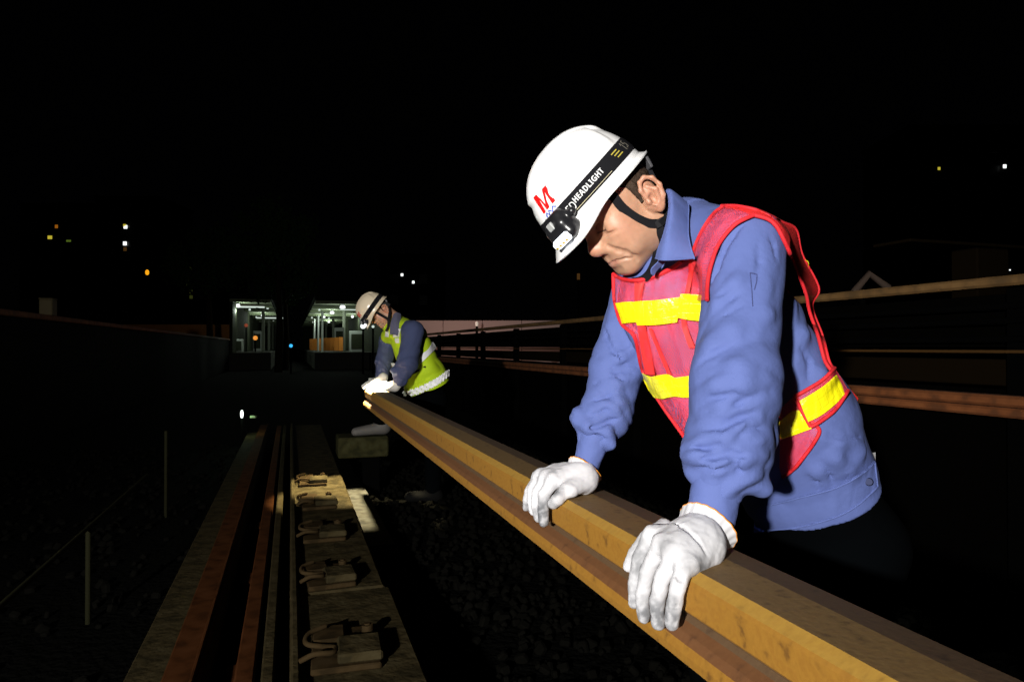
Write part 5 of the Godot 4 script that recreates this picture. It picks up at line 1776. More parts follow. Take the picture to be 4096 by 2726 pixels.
	local_part(ml, "post", q.mesh(M.black_steel))
	q = Bag.new()
	q.tube(PackedVector3Array([Vector3(0, yl - 0.03, 0), Vector3(0, yl, 0), Vector3(0, yl + 0.03, 0), Vector3(0, yl + 0.06, 0)]), PackedFloat32Array([0.012, 0.018, 0.018, 0.01]), 10)
	local_part(ml, "lamp_glass", q.mesh(M.glow_white))
	q = Bag.new()
	q.box(Vector3(0.07, 0.03, 0.05), Transform3D(Basis.IDENTITY, Vector3(0.13, yl - 0.02, -0.02)), 0.012)
	local_part(ml, "lamp_box", q.mesh(M.pale_green))
	var ol := OmniLight3D.new()
	ol.name = "marker_lamp_light"
	ol.light_color = Color(0.85, 1.0, 0.85)
	ol.light_energy = 0.06
	ol.light_size = 0.03
	ol.shadow_enabled = true
	add_child(ol)
	ol.position = Vector3(-3.1397, 0.4128, -7.9372)

func barrier() -> void:
	# right side: a long barrier of horizontal pipes and rusty beams on posts
	var L := 3.0
	var t := thing("barrier_fence", "long rusty barrier of rails and posts behind the worker in blue", "fence", track(L, 0, 9.0), TRACK_TURN)
	var s0 := -0.5
	var s1 := 19.0
	var ln := s1 - s0
	var mid := -((s0 + s1) * 0.5 - 9.0)
	box_part(t, "top_rail", Vector3(0.07, 0.045, ln), Vector3(0, LENS_HEIGHT + 0.29, mid), M.tan_rail, 0.012)
	for h in [0.18, 0.115, 0.035]:
		box_part(t, "pipe_rail", Vector3(0.045, 0.03, ln), Vector3(0.01, LENS_HEIGHT + h, mid), M.black_steel, 0.01)
	box_part(t, "thin_rail", Vector3(0.03, 0.014, ln), Vector3(-0.02, LENS_HEIGHT - 0.02, mid), M.brown_rail, 0.004)
	box_part(t, "back_panel", Vector3(0.02, 0.12, ln), Vector3(0.06, LENS_HEIGHT - 0.115, mid), M.dim_panel, 0.004)
	box_part(t, "upper_panel", Vector3(0.02, 0.24, ln), Vector3(0.085, LENS_HEIGHT + 0.12, mid), M.dark_panel, 0.004)
	box_part(t, "skirt_panel", Vector3(0.02, LENS_HEIGHT - 0.19, ln), Vector3(0.075, (LENS_HEIGHT - 0.19) * 0.5, mid), M.dark_panel, 0.004)
	box_part(t, "lower_beam", Vector3(0.09, 0.048, ln), Vector3(-0.02, LENS_HEIGHT - 0.235, mid), M.rust_beam, 0.014)
	box_part(t, "lower_beam", Vector3(0.07, 0.042, ln), Vector3(-0.03, LENS_HEIGHT - 0.284, mid), M.rust_beam, 0.014)
	for k in 11:
		box_part(t, "post", Vector3(0.07, LENS_HEIGHT + 0.26, 0.08), Vector3(0.035, (LENS_HEIGHT + 0.26) * 0.5, -(0.4 + 1.75 * k - 9.0)), M.black_steel, 0.006)
	# objects beyond it
	var fr := thing("steel_bracket", "bent steel bracket like an upturned V above the right barrier", "bracket", Vector3(2.4157, 1.4962, -4.5974))
	var b := Bag.new()
	b.tube(PackedVector3Array([Vector3(2.3044, 1.5489, -4.5969) - Vector3(2.4157, 1.4962, -4.5974), Vector3(2.4069, 1.6719, -4.5958) - Vector3(2.4157, 1.4962, -4.5974), Vector3(2.5386, 1.5782, -4.5966) - Vector3(2.4157, 1.4962, -4.5974)]), PackedFloat32Array([0.025]), 8)
	local_part(fr, "bent_bar", b.mesh(M.dull_steel))
	b = Bag.new()
	b.tube(PackedVector3Array([Vector3(2.3732, 1.6005, -4.6164) - Vector3(2.4157, 1.4962, -4.5974), Vector3(-0.05, -Vector3(2.4157, 1.4962, -4.5974).y, 0)]), PackedFloat32Array([0.02]), 8)
	local_part(fr, "stand", b.mesh(M.black_steel))
	var cab := thing("equipment_cabinet", "dim brown equipment cabinet beyond the barrier at the far right", "cabinet", Vector3(Vector3(3.2906, 1.6627, -4.7959).x, 0, Vector3(3.2906, 1.6627, -4.7959).z), TRACK_TURN)
	box_part(cab, "cabinet_body", Vector3(0.3, Vector3(3.2906, 1.8613, -4.7941).y, 0.2), Vector3(0, Vector3(3.2906, 1.8613, -4.7941).y * 0.5, 0), M.dim_panel, 0.01)
	box_part(cab, "roof_plate", Vector3(1.1, 0.02, 0.3), Vector3(-0.25, Vector3(3.2906, 1.8613, -4.7941).y + 0.012, 0), M.dim_panel, 0.004)
	# pale wall far behind the second man, with a lamp on a post
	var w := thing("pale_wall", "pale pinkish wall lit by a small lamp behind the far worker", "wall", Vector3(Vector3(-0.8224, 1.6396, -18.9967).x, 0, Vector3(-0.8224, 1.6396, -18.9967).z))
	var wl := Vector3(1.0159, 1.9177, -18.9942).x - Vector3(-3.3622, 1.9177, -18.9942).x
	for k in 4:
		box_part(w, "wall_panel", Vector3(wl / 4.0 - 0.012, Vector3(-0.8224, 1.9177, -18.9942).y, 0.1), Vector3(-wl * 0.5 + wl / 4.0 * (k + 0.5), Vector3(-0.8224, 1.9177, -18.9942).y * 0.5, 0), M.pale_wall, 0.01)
	var lp := thing("post_lamp", "small lamp on a thin dark post in front of the pale wall", "lamp", Vector3(Vector3(-0.8765, 1.7535, -16.9956).x, 0, Vector3(-0.8765, 1.7535, -16.9956).z))
	b = Bag.new()
	b.tube(PackedVector3Array([Vector3.ZERO, Vector3(0, Vector3(-0.8765, 1.6994, -16.996).y, 0)]), PackedFloat32Array([0.05, 0.03]), 8)
	local_part(lp, "post", b.mesh(M.black_steel))
	b = Bag.new()
	b.tube(PackedVector3Array([Vector3(0, Vector3(-0.8765, 1.6994, -16.996).y, 0), Vector3(0, Vector3(-0.8765, 1.786, -16.9953).y, 0), Vector3(0, Vector3(-0.8765, 1.8184, -16.995).y, 0)]), PackedFloat32Array([0.03, 0.04, 0.012]), 10)
	local_part(lp, "lamp_glass", b.mesh(M.glow_warm_dim))
	var ol := OmniLight3D.new()
	ol.name = "post_lamp_light"
	ol.light_color = Color(1.0, 0.8, 0.72)
	ol.light_energy = 1.1
	ol.light_size = 0.05
	ol.shadow_enabled = true
	add_child(ol)
	ol.position = Vector3(-1.4582, 1.7717, -16.5954)

	# left side: low parapet with a rusty coping, and a wall beyond
	var lw := thing("parapet_wall", "long low dark parapet with a rusty coping on the left", "wall", track(-3.0, 0, 26.0), TRACK_TURN)
	var top := LENS_HEIGHT + 0.405
	box_part(lw, "wall_body", Vector3(0.18, top - 0.07, 60.0), Vector3(-0.02, (top - 0.07) * 0.5, 0), M.dark_wall, 0.01)
	for k in 15:
		box_part(lw, "coping_length", Vector3(0.24, 0.068, 3.985), Vector3(0, top - 0.035, -28.0 + 4.0 * k), M.rust_beam, 0.012)
	var jb := thing("junction_box", "small olive junction box standing on the left parapet", "box", track(-3.0, top, 10.3), TRACK_TURN)
	box_part(jb, "box_body", Vector3(0.15, 0.21, 0.2), Vector3(0, 0.106, 0), M.olive_box, 0.01)
	box_part(jb, "lid", Vector3(0.16, 0.014, 0.21), Vector3(0, 0.219, 0), M.olive_box, 0.004)
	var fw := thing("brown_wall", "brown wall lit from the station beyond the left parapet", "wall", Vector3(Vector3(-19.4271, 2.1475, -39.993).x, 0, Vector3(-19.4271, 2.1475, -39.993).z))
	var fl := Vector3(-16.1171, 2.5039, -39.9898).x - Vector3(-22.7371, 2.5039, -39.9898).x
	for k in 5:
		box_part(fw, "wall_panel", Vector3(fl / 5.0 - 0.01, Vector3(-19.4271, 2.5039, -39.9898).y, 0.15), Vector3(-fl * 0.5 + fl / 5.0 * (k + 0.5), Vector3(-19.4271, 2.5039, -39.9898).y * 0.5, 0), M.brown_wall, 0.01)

func station() -> void:
	var H := LENS_HEIGHT + 2.45
	var i := 0
	for q in [[-2.95, -0.95, "left station canopy with lit ceiling far down the track", "left"], [1.2, 4.9, "right station canopy with lit ceiling far down the track", "right"]]:
		var w: float = q[1] - q[0]
		var t := thing("station_canopy", q[2], "canopy", track((q[0] + q[1]) * 0.5, 0, 62.0), TRACK_TURN)
		box_part(t, "roof_slab", Vector3(w, 0.25, 50.0), Vector3(0, H + 0.13, 0), M.roof_dark, 0.02)
		for k in 10:
			box_part(t, "ceiling_panel", Vector3(w - 0.1, 0.04, 4.9), Vector3(0, H - 0.03, 22.5 - 5.0 * k), M.ceiling, 0.01)
			box_part(t, "ceiling_beam", Vector3(w - 0.06, 0.16, 0.14), Vector3(0, H - 0.1, 25.0 - 5.0 * k), M.ceiling, 0.01)
		for k in 4:
			box_part(t, "column", Vector3(0.2, H - 0.9, 0.2), Vector3(0.3, 0.9 + (H - 0.9) * 0.5, 16.0 - 12.0 * k), M.column, 0.03)
		box_part(t, "platform", Vector3(w, 0.9, 50.0), Vector3(0, 0.45, 0), M.platform, 0.02)
		box_part(t, "back_wall", Vector3(0.15, H - 0.9, 50.0), Vector3((-0.5 if i == 0 else 0.5) * (w - 0.2), 0.9 + (H - 0.9) * 0.5, 0), M.back_wall, 0.02)
		box_part(t, "far_wall", Vector3(w - 0.4, H - 0.95, 0.15), Vector3(0, 0.9 + (H - 0.95) * 0.5, -20.0), M.back_wall, 0.02)
		i += 1
	# lamps under the canopies
	var lamps := [
		[-2.7, 39.5, 0.11, "white ceiling lamp under the left canopy, the nearest", 9.0],
		[-1.9, 51.0, 0.07, "white ceiling lamp under the left canopy, the farther", 7.0],
		[2.75, 39.0, 0.15, "nearest and biggest white ceiling lamp under the right canopy", 9.0],
		[2.55, 45.5, 0.13, "second white ceiling lamp under the right canopy", 9.0],
		[2.3, 52.0, 0.13, "third white ceiling lamp under the right canopy", 9.0],
		[4.3, 51.0, 0.09, "white ceiling lamp at the outer right of the right canopy", 6.0],
		[3.2, 62.0, 0.09, "fourth white ceiling lamp under the right canopy, deep inside", 9.0],
	]
	for q in lamps:
		var t := thing("ceiling_lamp", q[3], "lamp", track(q[0], H - 0.19, q[1]), 0.0, "ceiling lamps of the station")
		var b := Bag.new()
		b.tube(PackedVector3Array([Vector3(0, -0.12, 0), Vector3(0, -0.1, 0), Vector3(0, 0.0, 0), Vector3(0, 0.06, 0)]), PackedFloat32Array([q[2] * 0.6, q[2], q[2], q[2] * 0.6]), 14)
		local_part(t, "lamp_glass", b.mesh(M.glow_white))
		b = Bag.new()
		b.tube(PackedVector3Array([Vector3(0, 0.06, 0), Vector3(0, 0.14, 0)]), PackedFloat32Array([q[2] * 0.5]), 8)
		local_part(t, "lamp_base", b.mesh(M.black_steel))
		var ol := OmniLight3D.new()
		ol.name = "ceiling_lamp_light"
		ol.light_color = Color(0.93, 1.0, 0.93)
		ol.light_energy = q[4] * 0.24
		ol.light_size = q[2]
		ol.shadow_enabled = true
		add_child(ol, true)
		ol.position = track(q[0], H - 0.42 - q[2], q[1] - 0.2)
	var small := [[-2.4, 45.0], [-1.3, 43.0], [-2.5, 56.0], [-1.4, 62.0], [1.7, 44.0], [3.5, 48.0], [1.6, 56.0], [2.9, 56.0], [2.0, 66.0], [3.4, 70.0], [4.4, 42.0]]
	var where := ["left canopy, near row", "left canopy, by the track edge", "left canopy, middle row", "left canopy, deepest", "right canopy, by the track edge near the front", "right canopy, right of the third big lamp", "right canopy, by the track edge in the middle", "right canopy, middle of the ceiling", "right canopy, deep inside near the track", "right canopy, deepest on the right", "right canopy, outermost beside the hard hat"]
	for k in small.size():
		var t := thing("downlight", "small greenish downlight under the " + where[k], "lamp", track(small[k][0], H - 0.2, small[k][1]), 0.0, "small downlights of the station")
		var b := Bag.new()
		b.tube(PackedVector3Array([Vector3(0, 0.0, 0), Vector3(0, 0.05, 0), Vector3(0, 0.12, 0)]), PackedFloat32Array([0.05, 0.07, 0.04]), 10)
		local_part(t, "lamp_glass", b.mesh(M.glow_dim))
	# fluorescent tubes
	var tubes := [[-2.3, 41.0, 0.9, "long white tube light under the left canopy near its front"], [-1.5, 56.0, 1.0, "white tube light under the left canopy, deeper inside"], [3.6, 42.0, 0.8, "white tube light at the right of the right canopy"]]
	for q in tubes:
		var t := thing("tube_light", q[3], "lamp", track(q[0], H - 0.2, q[1]), TRACK_TURN, "tube lights of the station")
		var b := Bag.new()
		b.tube(PackedVector3Array([Vector3(-q[2], 0, 0), Vector3(q[2], 0, 0)]), PackedFloat32Array([0.045]), 8)
		local_part(t, "tube", b.mesh(M.glow_dim))
		box_part(t, "tube_holder", Vector3(q[2] * 2.0, 0.05, 0.12), Vector3(0, 0.075, 0), M.dull_steel, 0.01)
	# orange fence along the right platform
	var f := thing("orange_fence", "row of low orange panels along the right platform", "fence", track(1.4, 0.9, 50.0), TRACK_TURN)
	for k in 9:
		box_part(f, "panel", Vector3(0.26, 0.8, 0.05), Vector3(0.17 * k, 0.45, 1.2 * k), M.orange_panel, 0.02, Basis(Vector3.UP, -0.5))
	# white signs, boxes and poles on the platforms
	var white := [
		[2.9, 44.0, 0.55, 1.5, 0.5, "grey ticket machine on the right platform", "machine"],
		[3.6, 40.0, 0.8, 1.2, 0.6, "wide pale cabinet on the right platform near the front", "cabinet"],
		[-2.0, 46.0, 0.5, 1.3, 0.5, "pale cabinet on the left platform", "cabinet"],
		[-2.9, 40.0, 0.9, 0.7, 0.5, "low pale bench box on the left platform near the front", "bench"],
	]
	for q in white:
		var t := thing("platform_cabinet", q[5], q[6], track(q[0], 0.9, q[1]), TRACK_TURN)
		box_part(t, "body", Vector3(q[2], q[3], q[4]), Vector3(0, q[3] * 0.5, 0), M.pale_metal, 0.03)
		box_part(t, "door", Vector3(q[2] * 0.8, q[3] * 0.7, 0.03), Vector3(0, q[3] * 0.5, q[4] * 0.5 + 0.016), M.back_wall, 0.008)
	var poles := [[1.75, 41.0, 2.2, "thin pale pole at the platform edge, nearest of three"], [1.7, 46.0, 2.2, "thin pale pole at the platform edge, middle of three"], [1.65, 52.0, 2.2, "thin pale pole at the platform edge, farthest of three"]]
	for q in poles:
		var t := thing("platform_pole", q[3], "pole", track(q[0], 0.9, q[1]), TRACK_TURN, "poles at the platform edge")
		var b := Bag.new()
		b.tube(PackedVector3Array([Vector3.ZERO, Vector3(0, q[2], 0)]), PackedFloat32Array([0.07]), 8)
		local_part(t, "shaft", b.mesh(M.pale_metal))
		b = Bag.new()
		b.tube(PackedVector3Array([Vector3(0, q[2], 0), Vector3(0, q[2] + 0.14, 0)]), PackedFloat32Array([0.1, 0.06]), 8)
		local_part(t, "cap", b.mesh(M.pale_metal))
	# coloured signals
	for q in [[Vector3(-9.7199, 1.2373, -30.0007), 0.075, "small blue signal lamp low over the track in the distance", M.glow_blue], [Vector3(-14.2954, 1.6879, -37.997), 0.12, "orange signal lamp beside the left platform", M.glow_orange], [Vector3(-15.5824, 2.453, -39.9902), 0.1, "dim red signal lamp under the left canopy", M.glow_red], [Vector3(-6.55, 2.0966, -29.993), 0.11, "bright white signal lamp beside the far worker's hat", M.glow_white], [Vector3(-6.1108, 2.0775, -29.9932), 0.06, "small white signal lamp under the far worker's hat brim", M.glow_dim]]:
		var p: Vector3 = q[0]
		var t := thing("signal_lamp", q[2], "signal", Vector3(p.x, 0, p.z))
		var b := Bag.new()
		b.tube(PackedVector3Array([Vector3.ZERO, Vector3(0, p.y - q[1], 0)]), PackedFloat32Array([0.04]), 6)
		local_part(t, "post", b.mesh(M.black_steel))
		b = Bag.new()
		b.tube(PackedVector3Array([Vector3(0, p.y - q[1], 0), Vector3(0, p.y - q[1] * 0.5, 0), Vector3(0, p.y + q[1] * 0.5, 0), Vector3(0, p.y + q[1], 0)]), PackedFloat32Array([q[1] * 0.4, q[1], q[1], q[1] * 0.4]), 12)
		local_part(t, "lamp_glass", b.mesh(q[3]))

# a tower block with rows of dark windows, some of them lit
func tower(label: String, at: Vector3, w: float, tall: float, lit: Array) -> void:
	var t := thing("apartment_building", label, "building", at)
	box_part(t, "wall", Vector3(w, tall, 12.0), Vector3(0, tall * 0.5, -6.0), M.night_wall, 0.05)
	box_part(t, "roof", Vector3(w + 0.4, 0.5, 12.4), Vector3(0, tall + 0.26, -6.0), M.night_wall, 0.05)
	var cols := int(w / 3.2)
	var rows := int(tall / 3.2)
	var pane := Bag.new()
	pane.box(Vector3(1.3, 1.5, 0.08), Transform3D.IDENTITY, 0.02)
	var dark := pane.mesh(M.night_glass)
	for r in rows:
		for c in cols:
			local_part(t, "window", dark, Transform3D(Basis.IDENTITY, Vector3((c + 0.5) * w / cols - w * 0.5, 2.0 + r * 3.2, 0.03)))
	for q in lit:
		var b := Bag.new()
		b.box(Vector3(q[1], q[2], 0.1), Transform3D.IDENTITY, 0.02)
		var o := local_part(t, "window", b.mesh(q[3]))
		o.global_position = q[0] + Vector3(0, 0, 0.12)

func city() -> void:
	tower("dark tower block at far left with three dim coloured windows", Vector3(Vector3(-79.669, 8.6654, -119.9381).x, 0, -120.0), 14.0, 26.0, [
		[Vector3(-80.0509, 22.3377, -119.8162), 0.5, 0.6, M.glow_amber], [Vector3(-81.1967, 20.4281, -119.8332), 0.75, 0.6, M.glow_yellow], [Vector3(-77.9122, 19.8171, -119.8387), 0.8, 0.35, M.glow_green]])
	tower("dark tower block left with two bright white windows one above the other", Vector3(Vector3(-62.177, 8.0416, -109.9432).x, 0, -110.0), 10.0, 25.0, [
		[Vector3(-62.387, 20.7846, -109.8297), 0.45, 0.35, M.glow_yellow], [Vector3(-62.247, 20.5045, -109.8322), 0.55, 0.55, M.glow_white], [Vector3(-62.352, 17.8439, -109.8559), 0.55, 0.6, M.glow_white], [Vector3(-62.317, 16.9337, -109.864), 0.5, 0.6, M.glow_brown]])
	tower("dark building with a green-lit stairwell left of the station", Vector3(Vector3(-47.4857, 7.4178, -99.9484).x, 0, -100.0), 8.0, 14.0, [
		[Vector3(-46.9764, 12.7009, -99.9013), 0.4, 0.5, M.glow_olive], [Vector3(-47.4857, 11.1732, -99.9149), 0.35, 0.4, M.glow_yellow], [Vector3(-47.2311, 10.2821, -99.9229), 0.8, 0.35, M.glow_olive], [Vector3(-46.9764, 9.2637, -99.9319), 0.45, 0.5, M.glow_olive], [Vector3(-46.9764, 8.4999, -99.9387), 0.45, 0.5, M.glow_olive]])
	tower("dark block behind the far worker with two small white lights", Vector3(Vector3(-15.9071, 7.7297, -104.9458).x, 0, -105.0), 9.0, 15.0, [
		[Vector3(-16.9096, 12.2744, -104.9053), 0.38, 0.4, M.glow_white], [Vector3(-15.1719, 11.1382, -104.9154), 0.36, 0.4, M.glow_white]])
	tower("dark tower at upper right with one yellow and one white window", Vector3(Vector3(60.5538, 18.2513, -89.8514).x, 0, -90.0), 16.0, 30.0, [
		[Vector3(56.2572, 24.6673, -89.7943), 0.32, 0.38, M.glow_yellow], [Vector3(64.9077, 24.9537, -89.7917), 0.42, 0.48, M.glow_white], [Vector3(65.5952, 11.3196, -89.9132), 0.16, 0.16, M.glow_white]])
	# sodium street lamp
	var p := Vector3(-32.0815, 7.7488, -59.9438)
	var sl := thing("street_lamp", "orange street lamp in the dark left of the station", "lamp", Vector3(p.x, 0, p.z))
	var b := Bag.new()
	b.tube(PackedVector3Array([Vector3.ZERO, Vector3(0, p.y - 0.25, 0)]), PackedFloat32Array([0.09, 0.05]), 8)
	local_part(sl, "post", b.mesh(M.black_steel))
	b = Bag.new()
	b.tube(PackedVector3Array([Vector3(0, p.y - 0.24, 0), Vector3(0, p.y - 0.1, 0), Vector3(0, p.y + 0.1, 0), Vector3(0, p.y + 0.22, 0)]), PackedFloat32Array([0.08, 0.15, 0.15, 0.06]), 12)
	local_part(sl, "lamp_globe", b.mesh(M.glow_sodium))
	p = Vector3(4.3826, 5.8202, -44.9604)
	sl = thing("street_lamp", "very dim orange lamp between the hard hats, in the dark", "lamp", Vector3(p.x, 0, p.z))
	b = Bag.new()
	b.tube(PackedVector3Array([Vector3.ZERO, Vector3(0, p.y - 0.2, 0)]), PackedFloat32Array([0.08, 0.05]), 8)
	local_part(sl, "post", b.mesh(M.black_steel))
	b = Bag.new()
	b.tube(PackedVector3Array([Vector3(0, p.y - 0.2, 0), Vector3(0, p.y + 0.2, 0)]), PackedFloat32Array([0.1]), 10)
	local_part(sl, "lamp_globe", b.mesh(M.glow_brown))

func trees() -> void:
	var words := ["dark leafy tree above the left station canopy", "tall dark tree above the gap between the canopies", "dark bushy tree above the right station canopy"]
	var spots := [[Vector3(-14.662, 3.2385, -32.983), 5.4, 1.8], [Vector3(-10.9586, 3.1761, -31.9835), 6.4, 2.0], [Vector3(-11.6295, 3.3632, -34.9819), 5.0, 1.7]]
	var leaf := Bag.new()
	for k in 3:
		var a := TAU * k / 3.0
		leaf.quad(Vector3(cos(a) * 0.13, 0.02, sin(a) * 0.13), Vector3(cos(a + 0.9) * 0.05, 0.05, sin(a + 0.9) * 0.05), Vector3(-cos(a) * 0.03, 0, -sin(a) * 0.03), Vector3(cos(a - 0.9) * 0.05, -0.02, sin(a - 0.9) * 0.05), Vector3.UP)
	var lm := leaf.mesh(M.leaf)
	for k in 3:
		var p: Vector3 = spots[k][0]
		var tall: float = spots[k][1]
		var r: float = spots[k][2]
		var t := thing("tree", words[k], "tree", Vector3(p.x, 0, p.z), 0.0, "trees in front of the station")
		var rng := RandomNumberGenerator.new()
		rng.seed = 70 + k
		var b := Bag.new()
		var start := tall - r * 1.1
		b.tube(PackedVector3Array([Vector3.ZERO, Vector3(0.08, start * 0.5, 0.05), Vector3(0, start, 0), Vector3(0.1, tall, 0)]), PackedFloat32Array([0.19, 0.16, 0.12, 0.03]), 8)
		for q in 7:
			var a := rng.randf() * TAU
			b.tube(PackedVector3Array([Vector3(0, start + 0.15 * q, 0), Vector3(cos(a) * r * 0.5, start + 0.3 + 0.2 * q, sin(a) * r * 0.5), Vector3(cos(a) * r * 0.85, start + 0.7 + 0.2 * q, sin(a) * r * 0.85)]), PackedFloat32Array([0.06, 0.04, 0.015]), 6)
		local_part(t, "trunk", b.mesh(M.bark))
		var mm := MultiMesh.new()
		mm.transform_format = MultiMesh.TRANSFORM_3D
		mm.mesh = lm
		mm.instance_count = 2600
		var knots := []
		for q in 26:
			var d := Vector3(rng.randf() - 0.5, rng.randf() - 0.5, rng.randf() - 0.5).normalized() * r * pow(rng.randf(), 0.4)
			knots.append(Vector3(0, tall, 0) + d * Vector3(1.1, 0.85, 1.0))
		for q in 2600:
			var c: Vector3 = knots[rng.randi() % knots.size()] + Vector3(rng.randfn(), rng.randfn(), rng.randfn()) * 0.24
			mm.set_instance_transform(q, Transform3D(Basis(Vector3(rng.randf() - 0.5, rng.randf() - 0.5, rng.randf() - 0.5).normalized(), rng.randf() * TAU).scaled(Vector3.ONE * rng.randf_range(0.7, 1.3)), c))
		var cr := MultiMeshInstance3D.new()
		cr.name = "crown"
		cr.multimesh = mm
		cr.set_meta("kind", "stuff")
		t.add_child(cr, true)

func place_materials() -> void:
	M.jacket_navy = mat(0.045, 0.06, 0.14, 0.9)
	M.jacket_grey = mat(0.1, 0.1, 0.16, 0.9)
	M.vest_lime = mat(0.46, 0.66, 0.006, 0.8)
	M.reflective = mat(0.92, 0.93, 0.95, 0.45)
	M.boot_grey = mat(0.09, 0.085, 0.08, 0.7)
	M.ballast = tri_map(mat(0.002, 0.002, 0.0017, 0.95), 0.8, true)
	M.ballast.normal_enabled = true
	M.ballast.normal_texture = bump_map(0.05, 4, 60, 6.0)
	M.stone = mat(0.0026, 0.0025, 0.002, 0.9)
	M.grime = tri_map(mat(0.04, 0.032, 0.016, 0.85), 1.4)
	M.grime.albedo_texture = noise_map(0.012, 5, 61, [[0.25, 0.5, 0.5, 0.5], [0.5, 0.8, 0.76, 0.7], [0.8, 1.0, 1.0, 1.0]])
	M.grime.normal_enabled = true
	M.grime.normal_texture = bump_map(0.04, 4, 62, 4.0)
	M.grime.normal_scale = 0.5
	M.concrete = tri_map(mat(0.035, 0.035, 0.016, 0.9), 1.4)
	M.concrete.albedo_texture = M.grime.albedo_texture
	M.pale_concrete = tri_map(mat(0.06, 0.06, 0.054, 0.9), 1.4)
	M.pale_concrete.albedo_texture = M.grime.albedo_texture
	M.rust_plate = tri_map(mat(0.034, 0.023, 0.011, 0.9), 2.0)
	M.rust_plate.albedo_texture = M.grime.albedo_texture
	M.rust_dark = tri_map(mat(0.06, 0.022, 0.008, 0.85), 1.2)
	M.rust_dark.albedo_texture = M.grime.albedo_texture
	M.rust_beam = tri_map(mat(0.24, 0.075, 0.018, 0.85), 1.2)
	M.rust_beam.albedo_texture = M.grime.albedo_texture
	M.tan_rail = tri_map(mat(0.2, 0.11, 0.035, 0.8), 1.2)
	M.tan_rail.albedo_texture = M.grime.albedo_texture
	M.brown_rail = mat(0.07, 0.035, 0.012)
	M.dim_panel = mat(0.007, 0.0045, 0.002)
	M.dark_panel = mat(0.0011, 0.001, 0.0008)
	M.black_steel = mat(0.0013, 0.0013, 0.0012, 0.9)
	M.dull_steel = mat(0.07, 0.05, 0.04, 0.7)
	M.galvanised = mat(0.012, 0.012, 0.006, 0.8)
	M.pale_green = mat(0.12, 0.16, 0.08)
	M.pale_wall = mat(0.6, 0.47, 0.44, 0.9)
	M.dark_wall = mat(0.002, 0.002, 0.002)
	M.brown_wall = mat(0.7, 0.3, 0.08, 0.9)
	M.olive_box = mat(0.09, 0.07, 0.03)
	M.roof_dark = mat(0.01, 0.012, 0.01)
	M.ceiling = mat(0.17, 0.2, 0.12)
	M.column = mat(0.12, 0.13, 0.1)
	M.platform = mat(0.05, 0.05, 0.045)
	M.back_wall = mat(0.03, 0.034, 0.022)
	M.orange_panel = mat(0.6, 0.2, 0.025)
	M.pale_metal = mat(0.3, 0.32, 0.3, 0.6)
	M.night_wall = mat(0.006, 0.006, 0.006, 0.95)
	M.night_glass = mat(0.004, 0.004, 0.005, 0.4)
	M.bark = mat(0.02, 0.015, 0.01)
	M.leaf = mat(0.02, 0.045, 0.012, 0.7)
	M.leaf.cull_mode = BaseMaterial3D.CULL_DISABLED
	M.glow_white = glowing(0.95, 1.0, 0.98, 1.6)
	M.glow_dim = glowing(0.6, 0.7, 0.62, 1.0)
	M.glow_warm_dim = glowing(0.6, 0.5, 0.4, 0.7)
	M.glow_blue = glowing(0.05, 0.5, 1.0, 1.1)
	M.glow_orange = glowing(0.9, 0.3, 0.02, 0.9)
	M.glow_red = glowing(0.5, 0.06, 0.01, 0.4)
	M.glow_sodium = glowing(1.0, 0.42, 0.01, 1.0)
	M.glow_amber = glowing(0.5, 0.16, 0.01, 0.5)
	M.glow_yellow = glowing(0.6, 0.5, 0.04, 0.8)
	M.glow_green = glowing(0.12, 0.2, 0.02, 0.5)
	M.glow_brown = glowing(0.2, 0.09, 0.02, 0.25)
	M.glow_olive = glowing(0.1, 0.12, 0.02, 0.2)

